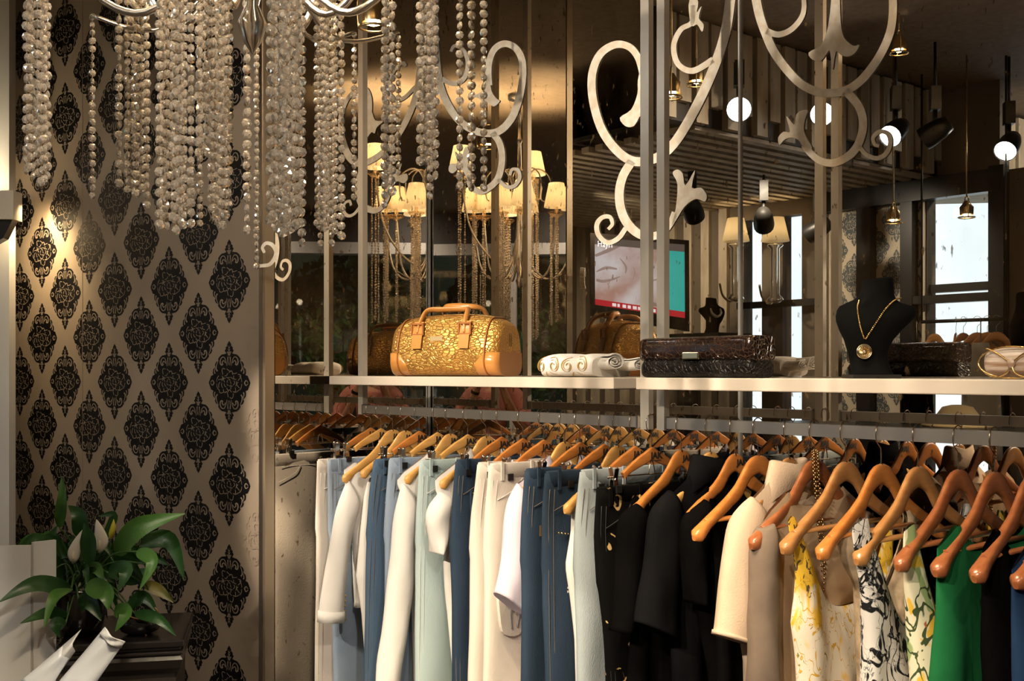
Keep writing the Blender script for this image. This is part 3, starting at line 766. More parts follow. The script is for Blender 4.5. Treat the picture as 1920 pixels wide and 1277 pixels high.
for (cy, cz, r0, r1, sx) in ((-0.03, 0.036, 0.022, 0.034, 0.05), (0.03, 0.030, 0.018, 0.034, 0.065)):
    for kk in range(3):
        path = []
        for i in range(22):
            a = i / 21 * 2 * math.pi * 1.3 + kk; r_ = (r0 * (1 - 0.33 * kk)) * (0.55 + 0.45 * i / 21)
            path.append((cy + r_ * math.cos(a) * 1.25, cz + r_ * math.sin(a) * 0.9))
        rings = []
        for (y, z) in path:
            rings.append([(0.105, y, max(z, 0.003)), (0.125 + sx * .6, y * 1.12, max(z * 1.02, .003)), (0.125 + sx, y * 1.3, max(z * 1.1, .003)), (0.125 + sx, y * 1.3 + .003, max(z * 1.1, .003) + .003), (0.125 + sx * .6, y * 1.12 + .003, max(z * 1.02, .003) + .003), (0.105, y + .003, max(z, 0.003) + .003)])
        b.loft(rings, 0)
b.build('ruffle', white_cl, cl)
b = MB()
def clmap(x, y, h):
    k = (x + 0.090) / 0.215
    hh = 0.052 + 0.012 * math.sin(k * math.pi) + 0.006 * math.sin(9 * k) + h; d = 0.082 + 0.008 * math.sin(5 * k) + h
    y = max(0.02, min(0.98, y)); sn_ = abs(2 * y - 1) ** (1 / .6)
    return (x, -d * math.sqrt(max(0, 1 - sn_ * sn_)) ** .6, hh * y)
for x0, fl, tw in ((-0.060, 1, .3), (-0.010, -1, 0), (0.040, 1, .4), (0.086, -1, .2)):
    for r0, wd in ((.024, .0042), (.0165, .0026)):
        pts = []
        for i in range(15):
            t = i / 14; a = tw + .9 + t * 6.283 * 1.25; r_ = r0 * (1 - .80 * t)
            pts.append((x0 + fl * r_ * math.cos(a), .50 + r_ * math.sin(a) / .062, wd * (1 - .5 * t)))
        b.stroke(pts, clmap, .0003, .0015, 0, 3)
    b.stroke([(x0 + fl * .018, .22, .002), (x0 + fl * .004, .08, .004), (x0 - fl * .016, .03, .002)], clmap, .0003, .0015)
b.build('embroidery', gold_thread, cl, False)

# ---- dark crocodile purse
pu0, pu1 = on_v(0.452, 1216, 700)[0], on_v(0.452, 1439, 700)[0]
PW = (pu1 - pu0) / 2 * 0.95
purse_m = M('brown_crocodile', (0.010, 0.005, 0.004), 0.16, coat=0.5, bump=('cell', 92, 0.9, (0.075, 0.038, 0.022)), var=(20, (0.020, 0.008, 0.006), 0.4))
pur = thing('clutch_purse', 'long dark brown crocodile purse with a gold clasp on the right shelf', 'purse', N((pu0 + pu1) / 2, 0.452, ZS), RZ)
def rbox_sec(x, d, h0, h1, e=.45, n=24):
    return [(x, d * sp_(math.cos(2 * math.pi * i / n), e), (h0 + h1) / 2 + (h1 - h0) / 2 * sp_(math.sin(2 * math.pi * i / n), e)) for i in range(n)]
b = MB(); rings = []
for i in range(25):
    t = -1 + 2 * i / 24; k = 1 if abs(t) < .92 else 0.80 + 0.2 * math.sqrt(max(0, 1 - ((abs(t) - .92) / .08) ** 2))
    rings.append(rbox_sec(PW * t, 0.045 * k, 0.0, 0.05 * k, .6))
b.loft(rings); b.build('pouch', M('black_crocodile', (0.006, 0.005, 0.004), 0.38, bump=('cell', 90, 0.6, (0.012, 0.009, 0.008)), spec=.3), pur)
b = MB(); rings = []
for i in range(25):
    t = -1 + 2 * i / 24; k = 1 if abs(t) < .95 else 0.86 + 0.14 * math.sqrt(max(0, 1 - ((abs(t) - .95) / .05) ** 2))
    rings.append(rbox_sec(PW * t, 0.042 * k + .006, 0.040, 0.099 * (0.92 + .08 * k), .4))
b.loft(rings); b.build('flap', purse_m, pur)
b = MB(); b.box((0.0, -0.051, 0.053), (0.052, 0.008, 0.018)); o = b.build('clasp', M('pale_gold', (0.78, 0.68, 0.45), 0.2, 1.0), pur, False)
bv = o.modifiers.new('bevel', 'BEVEL'); bv.width = 0.003; bv.segments = 2

# ---- black velvet bust with a necklace
velvet = M('black_velvet', (0.0025, 0.0025, 0.0025), 0.95, spec=.1)
bu, _ = on_v(0.36, 1636, 712)
bust = thing('jewellery_bust', 'black velvet neck bust wearing the golden pendant necklace', 'display bust', N(bu, 0.36, ZS), 0)
SCB = N(bu, 0.36).y / F                              # metres per pixel at the bust
def bp(px, py): return ((px - 1636) * SCB, (712 - py) * SCB)
b = MB()
secs = [(710, 1592, 1682, .045), (700, 1600, 1674, .040), (680, 1597, 1668, .034), (660, 1592, 1668, .034), (640, 1583, 1674, .036), (622, 1574, 1690, .040), (605, 1568, 1708, .042), (595, 1567, 1717, .040), (585, 1569, 1717, .036), (577, 1574, 1712, .033), (571, 1586, 1690, .031), (565, 1600, 1680, .030), (556, 1611, 1676, .030), (545, 1616, 1675, .030), (530, 1618, 1674, .030), (525, 1619, 1673, .029)]
rings = []
for py, a, c, d in secs:
    x0, z = bp(a, py); x1, _ = bp(c, py)
    rings.append([((x0 + x1) / 2 + (x1 - x0) / 2 * math.cos(2 * math.pi * i / 28), d * math.sin(2 * math.pi * i / 28) + (0.012 if py > 640 else 0.0), z + (0.004 * math.cos(2 * math.pi * i / 28) if py < 540 else 0)) for i in range(28)])
b.loft(cr([[c for p in r for c in p] for r in rings], 2) and rings)
b.build('torso', velvet, bust)
b = MB(); b.box((0.0, 0.01, 0.004), (0.105, 0.085, 0.008)); b.build('foot_plate', black, bust, False)
nk = thing('necklace', 'golden rope chain necklace with a round coin pendant on the black bust', 'necklace', N(bu, 0.36, ZS), 0)
def front_y(px, py):
    prev = None
    for (p0, a0, c0, d0), (p1, a1, c1, d1) in zip(secs, secs[1:]):
        if p1 <= py <= p0:
            k = (p0 - py) / (p0 - p1); a, c, d = a0 + (a1 - a0) * k, c0 + (c1 - c0) * k, d0 + (d1 - d0) * k
            t = max(-1, min(1, (px - (a + c) / 2) / ((c - a) / 2)))
            return -d * math.sqrt(1 - t * t) + (0.012 if py > 640 else 0.0) - 0.003
    return -0.04
b = MB()
for pts in ([(1605, 567), (1600, 580), (1600, 600), (1604, 620), (1611, 639)], [(1688, 562), (1672, 566), (1655, 578), (1638, 598), (1624, 620), (1613, 639)]):
    c = cr(pts, 14)
    d = 0; last = None
    for (x, y) in c:
        X, Z = bp(x, y); P = Vector((X, front_y(x, y), Z))
        if last is None or (P - last).length > 0.0026:
            b.ball(P, 0.0021, 6); last = P
b.build('chain', gold, nk)
X, Z = bp(1613, 662)
yf = front_y(1613, 655) - 0.004
b = MB(); b.lathe([(0.0, -.002), (0.0165, -.002), (0.0168, .002), (0.0, .0025)], 28, 0, (X, yf, Z), (0, -1, 0.0)); pe = b.build('pendant', gold, nk)
b = MB()
for r_ in (.0155, .0125): b.tube([(X + r_ * math.cos(2 * math.pi * i / 28), yf - .0028, Z + r_ * math.sin(2 * math.pi * i / 28)) for i in range(28)], 0.0011, 6, closed=True)
for i in range(12): b.ball((X + .0092 * math.cos(2 * math.pi * i / 12), yf - .0028, Z + .0092 * math.sin(2 * math.pi * i / 12)), .0016, 6)
b.ball((X, yf - .003, Z), .004, 8); b.build('relief', M('pale_gold', (0.78, 0.68, 0.45), 0.2, 1.0), pe)
b = MB(); b.tube([(X + .0035 * math.cos(a), yf, Z + .0205 + .0045 * math.sin(a)) for a in [2 * math.pi * i / 12 for i in range(12)]], .001, 6, closed=True); b.build('bail', gold, nk)

# ---- striped bow clutch at the right end
cu0, cu1 = on_v(0.42, 1851, 700)[0], on_v(0.42, 1985, 700)[0]
CWd = (cu1 - cu0) / 2
bow_m = M('sheer_striped_fabric', (0.30, 0.18, 0.11), 0.3, var=(14, (0.66, 0.56, 0.48), 0.25), coat=0.4, stretch=(0.4, 1, 7))
bc = thing('bow_clutch', 'small striped clutch with gold edging at the right end of the shelf', 'purse', N((cu0 + cu1) / 2, 0.42, ZS), RZ)
b = MB(); rings = []
for i in range(21):
    t = -1 + 2 * i / 20; k = math.sqrt(max(0.0, 1 - abs(t) ** 3.5)) * .8 + .2
    rings.append([(CWd * t, .04 * k * sp_(math.cos(a), .7), .032 + .031 * k * sp_(math.sin(a), .8)) for a in [2 * math.pi * j / 20 for j in range(20)]])
b.loft(rings); b.build('pouch', bow_m, bc)
b = MB()
b.tube([(CWd * .96 * math.cos(a), -.041, .032 + .030 * math.sin(a)) for a in [2 * math.pi * j / 30 for j in range(30)]], .0018, 6, closed=True)
for s in (-1, 1): b.tube(cr([(0, -.043, .030), (s * CWd * .35, -.044, .048), (s * CWd * .75, -.040, .060)], 6), .0018, 6); b.tube(cr([(0, -.043, .030), (s * CWd * .12, -.045, .012), (s * CWd * .45, -.043, .004), (s * CWd * .8, -.036, .012)], 6), .0018, 6)
b.build('gold_edging', gold, bc)
b = MB(); b.ball((0, -.044, .030), .008, 10, 0, (1, .5, 1.2)); b.build('knot', bow_m, bc)
# ================================================================ hangers
ZR, VR = 1.433, 0.386                      # top and centre line of the rails
HLEN = {'shirt': (.183, .126), 'bare': (.205, .146), 'coat': (.243, .158)}
HTAB = [(0, 0), (.08, .012), (.16, .06), (.23, .17), (.30, .32), (.48, .55), (.75, .79), (1, 1.0)]
HSM = cr([(k, f) for k, f in HTAB], 6)
def hang_drop(k):
    for (a, fa), (b_, fb) in zip(HSM, HSM[1:]):
        if k <= b_: return fa + (fb - fa) * (k - a) / max(1e-6, b_ - a)
    return 1.0
def hang_top(v, kind='shirt'):             # upper edge of a hanger's arm at that distance from the hook
    L, d = HLEN[kind]; return ZR - .080 - d * hang_drop(min(1, abs(v) / L))
def hanger_parts(kind, wood_m):
    """meshes of one hanger; local x along the rail, -y to the front"""
    b = MB()
    hk = cr([(0.0, -.086), (0.0, -.052), (-.006, -.042), (-.018, -.030), (-.0205, -.012), (-.0145, .0025), (0, .0085), (.0145, .0025), (.0205, -.012), (.0185, -.022)], 5)
    b.tube([(0, y, z) for y, z in hk], 0.0013, 7)
    b.lathe([(.004, -.087), (.004, -.081), (.002, -.079)], 10)
    parts = [('hook', b, chrome)]
    b = MB(); n = 40
    if kind == 'clip': Lh, drop, ex = .106, .056, 1.25
    else: Lh, drop = HLEN[kind]; ex = 1.2
    rings = []
    for i in range(n + 1):
        y = -Lh + 2 * Lh * i / n; k = abs(y) / Lh
        if kind == 'clip':
            h = .036 - .017 * min(1, k * 1.25); th = .0055; zt = -.080 - drop * k ** ex + (0.003 if k < .2 else 0) * (1 - k / .2)
            e = .35
        else:
            h = lerp_tab([(0, .044), (.12, .049), (.26, .042), (.45, .031), (.7, .027), (.82, .026), (.93, .034), (.985, .030), (1, .014)], k)
            th = lerp_tab([(0, .0062), (.3, .0075), (.6, .0100), (.82, .0125), (.93, .0165), (.985, .0135), (1, .005)], k) * (1 if kind == 'coat' else .72)
            zt = -.080 - drop * hang_drop(k); e = .7
            if k > .985: zt -= .008
        bow = 0.010 * (1 - math.cos(k * math.pi / 2)) if kind != 'clip' else 0
        # keep the section square to the slope
        sl = (-drop * ex * max(k, .02) ** (ex - 1) / Lh if kind == 'clip' else -drop * (hang_drop(min(1, k + .03)) - hang_drop(max(0, k - .03))) / .06 / Lh) * (1 if y > 0 else -1)
        zc = zt - h / 2 * min(1.35, 1 / math.cos(math.atan(sl))); hz = h / 2; ny, nz = -sl / math.hypot(1, sl), 1 / math.hypot(1, sl)
        ny *= min(1, k * 3)
        rings.append([(bow + th * sp_(math.cos(a), e), y + ny * hz * sp_(math.sin(a), e) * .8, zc + nz * hz * sp_(math.sin(a), e)) for a in [2 * math.pi * j / 16 for j in range(16)]])
    b.loft(rings); parts.append(('shoulder', b, wood_m))
    b = MB(); lm = lambda x, y, h: (h, x + (0.018 if kind != 'clip' else 0.012), y)
    th = .0056 if kind == 'clip' else .0064
    text_mesh(b, 'JAK', .0235, lambda x, y, h: lm(x, y - .1085, h), 0, th + .0009, 0, .0011, 1.15)
    for k in range(9): b.box(((th + .0006), 0.012 + (0 if kind == 'clip' else .006) + (-.016 + .004 * k), -.1135), (.0006, .0024, .0022))
    if kind != 'clip':
        b = MB(); text_mesh(b, 'JAK', .020, lambda x, y, h: lm(x, y - .1085, h), 0, .0064, 0, .0010, 1.15)
    if kind != 'coat': parts.append(('logo', b, ink))
    if kind == 'clip':
        b = MB(); zb_ = -.1485
        b.tube([(0, -.158, zb_), (0, .158, zb_)], .0019, 7); b.ball((0, -.159, zb_), .004, 8); b.ball((0, .159, zb_), .004, 8)
        b.tube(cr([(0, -.012, zb_), (0, -.008, -.128), (0, 0, -.112), (0, .008, -.128), (0, .012, zb_)], 5), .0017, 6)
        parts.append(('clip_bar', b, chrome))
        for s in (-1, 1):
            b = MB(); y = s * .140
            for sx in (-1, 1):
                b.box((sx * .0085, y, -.142), (.0016, .014, .030), 0, Matrix.Rotation(sx * .22, 3, 'Y'))
                b.box((sx * .0080, y, -.168), (.0016, .015, .024), 0, Matrix.Rotation(-sx * .10, 3, 'Y'))
                b.ball((sx * .0115, y, -.126), .0038, 8, 0, (1, 1.6, 1))
            b.tube([(-.010, y, -.155), (.010, y, -.155)], .0042, 8)
            p = MB()
            for sx in (-1, 1): p.box((sx * .0185, y, -.178), (.0045, .0185, .019))
            parts.append(('clip', b, silver, ('clip_pad', p, black)))
    elif kind == 'coat':
        b = MB(); b.tube([(.008, -.205, -.219), (.008, .205, -.219)], .0058, 9); parts.append(('trouser_bar', b, wood_m))
    return parts
HANG = {}
def hanger(u, kind, wood_m, label):
    key = (kind, wood_m.name); loc = N(u, VR, ZR)
    grp = 'wooden hangers on the steel rails'
    if key in HANG: return copy_tree(HANG[key], loc, RZ, label, grp)
    t = thing('clothes_hanger', label, 'clothes hanger', loc, RZ, grp)
    for p in hanger_parts(kind, wood_m):
        o = p[1].build(p[0], p[2], t, p[0] not in ('logo',))
        if len(p) > 3: p[3][1].build(p[3][0], p[3][2], o, False)
    HANG[key] = t
    return t

# ================================================================ cloth
def cloth_black(name, a, b_): return M(name, a, .95, spec=0.0, var=(9, b_, .4), bump=('noise', 40, .2))
def cloth(name, col, col2=None, rough=0.9, sheen=0.0, bump=40, bs=0.25, sc=9, con=0.4):
    return M(name, col, rough, sheen=sheen, spec=.15, var=(sc, col2 or tuple(c * .86 for c in col), con), bump=('noise', bump, bs))
def denim(name, a, b): return M(name, a, 0.9, spec=.2, var=(5, b, 0.5), bump=('noise', 420, 0.35), stretch=(1, 1, 0.35))
D_DARK = denim('dark_denim', (0.014, 0.026, 0.046), (0.030, 0.050, 0.080))
D_MID = denim('mid_denim', (0.042, 0.075, 0.125), (0.075, 0.118, 0.180))
D_LIGHT = denim('light_denim', (0.19, 0.245, 0.32), (0.28, 0.335, 0.41))
D_GREY = denim('grey_denim', (0.30, 0.34, 0.36), (0.38, 0.42, 0.43))
D_MINT = denim('mint_cotton', (0.36, 0.45, 0.44), (0.43, 0.51, 0.50))
C_WHITE = cloth('white_cloth', (0.72, 0.68, 0.63), (0.67, 0.63, 0.58), bump=19, bs=0.5)
C_IVORY = cloth('ivory_cloth', (0.62, 0.55, 0.47), (0.57, 0.50, 0.43), bump=200, bs=.2)
C_LILAC = cloth('lilac_cloth', (0.60, 0.54, 0.62), bump=19, bs=.5)
C_BLACK = cloth_black('black_cloth', (0.0025, 0.0023, 0.0023), (0.004, 0.0035, 0.0035))
C_CHAR = cloth_black('charcoal_cloth', (0.0045, 0.0045, 0.005), (0.008, 0.0075, 0.008))
C_BEIGE = cloth('beige_linen', (0.56, 0.42, 0.30), (0.50, 0.37, 0.26), bump=300, bs=.25)
C_TAN = cloth('tan_jersey', (0.46, 0.32, 0.20), (0.38, 0.26, 0.16), sc=16)
C_UMBER = cloth('umber_jersey', (0.20, 0.15, 0.11), (0.15, 0.11, 0.085), sc=16)
C_SAND = cloth('sand_chiffon', (0.56, 0.42, 0.28), (0.34, 0.25, 0.16), sc=30, con=.25)
C_GREEN = cloth('green_jersey', (0.012, 0.135, 0.042), (0.008, 0.095, 0.030))
C_NAVY = cloth('navy_denim', (0.010, 0.028, 0.075), (0.016, 0.042, 0.105))
seam_tan = M('tan_thread', (0.13, 0.10, 0.075), 0.8)
seam_pale = M('pale_thread', (0.62, 0.60, 0.56), 0.8)

def print_mat(name, ground, inks, scale, stretch=(1, 1, 1), warp=0.0, kind='noise', zfade=None):
    """a printed fabric: inks = [(threshold, colour)] laid over the ground in turn, each from its own noise"""
    if name in MATS: return MATS[name]
    m = bpy.data.materials.new(name); m.use_nodes = True; MATS[name] = m
    nt = m.node_tree; b = nt.nodes['Principled BSDF']; b.inputs['Roughness'].default_value = .85; b.inputs['Specular IOR Level'].default_value = .05
    tc = nt.nodes.new('ShaderNodeTexCoord'); cur = None
    mp = nt.nodes.new('ShaderNodeMapping'); mp.inputs['Scale'].default_value = stretch; lk(nt, tc.outputs['Object'], mp.inputs[0])
    prev = None
    for i, (th, c, sc, dist) in enumerate(inks):
        off = nt.nodes.new('ShaderNodeVectorMath'); off.inputs[1].default_value = (3.1 * i, 1.7 * i, 5.3 * i); lk(nt, mp.outputs[0], off.inputs[0])
        n = nt.nodes.new('ShaderNodeTexNoise'); n.inputs['Scale'].default_value = scale * sc; n.inputs['Detail'].default_value = 2; n.inputs['Distortion'].default_value = dist
        lk(nt, off.outputs[0], n.inputs['Vector'])
        r = nt.nodes.new('ShaderNodeMapRange'); r.inputs[1].default_value = th; r.inputs[2].default_value = th + (.10 if zfade and i == 0 else .025)
        lk(nt, n.outputs['Fac'], r.inputs[0]); fac = r.outputs[0]
        if zfade and i in zfade:
            sx = nt.nodes.new('ShaderNodeSeparateXYZ'); lk(nt, tc.outputs['Object'], sx.inputs[0])
            zr = nt.nodes.new('ShaderNodeMapRange'); zr.inputs[1].default_value = zfade[i][0]; zr.inputs[2].default_value = zfade[i][1]
            lk(nt, sx.outputs['Z'], zr.inputs[0])
            ad = nt.nodes.new('ShaderNodeMath'); ad.operation = 'MULTIPLY_ADD'; ad.inputs[1].default_value = .30; lk(nt, zr.outputs[0], ad.inputs[0]); lk(nt, n.outputs['Fac'], ad.inputs[2])
            lk(nt, ad.outputs[0], r.inputs[0])
        if th < 0.2:                       # a contour band of the noise: a drawn, curling line
            sb_ = nt.nodes.new('ShaderNodeMath'); sb_.operation = 'SUBTRACT'; sb_.inputs[1].default_value = .5; lk(nt, n.outputs['Fac'], sb_.inputs[0])
            ab_ = nt.nodes.new('ShaderNodeMath'); ab_.operation = 'ABSOLUTE'; lk(nt, sb_.outputs[0], ab_.inputs[0])
            r.inputs[1].default_value = th; r.inputs[2].default_value = th * .7; lk(nt, ab_.outputs[0], r.inputs[0])
        mx = nt.nodes.new('ShaderNodeMix'); mx.data_type = 'RGBA'
        if prev is None: mx.inputs[6].default_value = (*ground, 1)
        else: lk(nt, prev, mx.inputs[6])
        mx.inputs[7].default_value = (*c, 1); lk(nt, fac, mx.inputs[0]); prev = mx.outputs[2]
    lk(nt, prev, b.inputs['Base Color'])
    return m
P_YELLOW = print_mat('yellow_floral', (0.80, 0.71, 0.56), [(.66, (0.82, 0.50, 0.05), 1.0, .8), (.012, (0.62, 0.36, 0.05), 1.2, 1.0), (.70, (0.26, 0.22, 0.05), 1.5, 2.6), (.80, (0.10, 0.07, 0.04), 3.0, .8)], 26, (1, 1, .5), zfade={0: (0.96, 1.14), 3: (1.0, 1.2)})
P_SWIRL = print_mat('black_white_swirl', (0.68, 0.64, 0.60), [(.050, (0.016, 0.016, 0.018), 1.15, 1.8), (.64, (0.016, 0.016, 0.018), .8, 2.2), (.014, (0.20, 0.20, 0.21), 2.0, 1.5)], 13, (1, 1, .75))
P_GREEN = print_mat('green_yellow_print', (0.72, 0.66, 0.48), [(.54, (0.30, 0.38, 0.17), .8, 1.0), (.62, (0.75, 0.46, 0.06), 1.0, 1.4), (.030, (0.055, 0.08, 0.035), 1.0, 1.6), (.70, (0.42, 0.12, 0.05), 1.5, 1.5)], 14, (1, 1, .5))
P_GOLDBLK = print_mat('gold_on_black', (0.003, 0.0028, 0.0028), [(.665, (0.50, 0.33, 0.14), 1.0, 2.2)], 13)

ROOT_Z = 0.0
def edge_tab(u, edge): return sorted([(z, v - VR) for v, z in (on_u(u, px, py) for px, py in edge)])
def garment_root(name, label, cat, u, group): return thing(name, label, cat, N(u, VR, 0.0), RZ, group)

def trousers(u, label, mat, edge, seam=seam_tan, group='trousers clipped on the left rail', name='trousers', charm=None, pocket=True, zhem=.30):
    tab = edge_tab(u, edge); zw = tab[-1][0]
    t = garment_root(name, label, 'trousers', u, group); ph = rnd.uniform(0, 6)
    hz = lambda z: lerp_tab(tab, z)
    b = MB()
    for s in (1, -1):
        rings = []
        for i in range(34):
            k = i / 33; z = zw - .004 - (zw - zhem) * k; h = hz(z)
            tx = .012 + .016 * min(1, k * 4); c = h * .5 + .004; hw = h * .5 + (.004 if k < .25 else -.003 * min(1, (k - .25) * 6))
            ring = []
            for j in range(26):
                a = 2 * math.pi * j / 26
                v = s * (c + hw * sp_(math.cos(a), .8)); x = tx * sp_(math.sin(a), .85)
                x += .004 * min(1, k * 3) * math.sin(34 * v + 5 * z + ph) + .003 * noise.noise((v * 9, z * 7, ph))
                ring.append((x, -v, z))
            rings.append(ring if s > 0 else ring[::-1])
        b.loft(rings)
    b.build('legs', mat, t)
    h = hz(zw)
    b = MB(); rings = []
    for z, g in ((zw - .041, 0.0), (zw - .040, .0018), (zw - .001, .0022), (zw + .0015, .0008)):
        rings.append([((.0135 + g) * sp_(math.sin(a), .8), -(h + .0015 + g) * sp_(math.cos(a), .45), z) for a in [2 * math.pi * j / 40 for j in range(40)]])
    b.loft(rings); b.build('waistband', mat, t)
    for v in (h * .86, h * .30, -h * .5):
        b = MB(); b.box((.0165, -v, zw - .021), (.004, .010, .052)); b.build('belt_loop', mat, t, False)
    b = MB(); zs_ = [zw - .045 - .03 * i for i in range(int((zw - .345 - zhem) / .03) + 8)]
    b.tube([(.0105, -(hz(z) * .985), z) for z in zs_ if z > zhem + .01], .0009, 5)
    b.tube([(.0165, -(hz(z) * .93), z) for z in zs_ if z > zhem + .01], .0008, 5)
    b.tube(cr([(.0185, -h * .96, zw - .10), (.0215, -h * .82, zw - .088), (.0235, -h * .62, zw - .068), (.0200, -h * .50, zw - .043)], 5), .0012, 5)
    b.tube(cr([(-.0185, -h * .96, zw - .10), (-.0215, -h * .82, zw - .088), (-.0235, -h * .62, zw - .068), (-.0200, -h * .50, zw - .043)], 5), .0012, 5)
    b.tube([(-.0165, -h * q, zw - .043) for q in (.9, .5, 0, -.5, -.9)], .0010, 5); b.tube(cr([(-.019, -.018, zw - .045), (-.021, -.018, zw - .14), (-.023, 0, zw - .19)], 5), .0011, 5)
    b.build('seam', seam, t)
    b = MB(); b.ball((-.0175, -.010, zw - .021), .0075, 10, 0, (.5, 1, 1)); b.build('waist_button', silver, t)
    if pocket:
        b = MB(); pz = zw - .135
        pts = [(-.045, .055), (.045, .045), (.045, -.045), (0, -.065), (-.045, -.05)]
        b.prism([(x + h * .55, y + pz) for x, y in pts], lambda x, y, hh: (hh, -x, y), .020, .0285); po = b.build('back_pocket', mat, t, False)
        b = MB(); b.ball((.0295, -(h * .55 + .038), pz + .038), .004, 8, 0, (.5, 1, 1)); b.build('rivet', gold, po)
    if charm == 'gold':
        b = MB()
        for i in range(7): b.ball((.024, -(h * .87), zw - .14 - .011 * i), .0055 - .0003 * i, 8, 0, (.6, 1, 1))
        b.build('gold_charm', gold, t)
    if charm == 'rip':
        b = MB()
        for (v0, z0, n_) in ((.74, .235, 9), (.62, .33, 6)):
            for i in range(n_):
                w = .010 + .006 * rnd.random(); b.box((.0275, -(h * v0 + rnd.uniform(-.003, .003)), zw - z0 - .010 * i), (.002, w, .0055))
        b.build('frayed_rip', seam_pale, t, False)
        b = MB()
        for i in range(7): b.ball((.0262, -(h * (.92 - .055 * i)), zw - .158 - .002 * i), .0032, 7)
        b.build('studs', gold, t)
    if charm == 'badge':
        b = MB(); b.box((.0265, -h * .80, zw - .165), (.002, .035, .028)); b.build('patch', M('brown_patch', (0.16, 0.09, .04), .6), t, False)
    if charm == 'scroll':
        b = MB(); mpf = lambda x, y, hh: (hh, -(h * .78 + x), zw - .30 + y)
        b.stroke([(.0, -.16, .004), (.018, -.10, .008), (-.012, -.04, .012), (.014, .02, .010), (.020, .07, .008), (-.004, .085, .008), (-.016, .06, .007), (.0, .045, .005)], mpf, .018, .0285)
        b.stroke([(-.012, -.04, .008), (-.035, -.055, .006), (-.03, -.085, .004)], mpf, .018, .0285)
        b.build('gold_scroll', gold_thread, t, False)
    if charm == 'cargo':
        b = MB(); mpf = lambda x, y, hh: (hh, -(h * .72 + x), zw - .42 + y)
        b.prism(cr([(-.045, .08), (.045, .075), (.048, 0), (.03, -.055), (-.035, -.05)], 4, True), mpf, .020, .032); po = b.build('cargo_pocket', mat, t, False)
        b = MB(); b.prism([(-.048, .085), (.050, .08), (.048, .05), (.0, .035), (-.045, .05)], mpf, .030, .036); b.build('pocket_flap', mat, po, False)
        b = MB(); b.ball(mpf(.005, .055, .037), .008, 10, 0, (.5, 1, 1)); b.build('button', silver, po)
        b = MB(); b.tube(cr([mpf(-.012, -.04, .034), mpf(-.016, .01, .036), mpf(0, .045, .037), mpf(.014, .012, .036), mpf(.008, -.042, .034)], 5), .0016, 5); b.build('cord', M('grey_cord', (.2, .2, .21), .6), po)
    return t

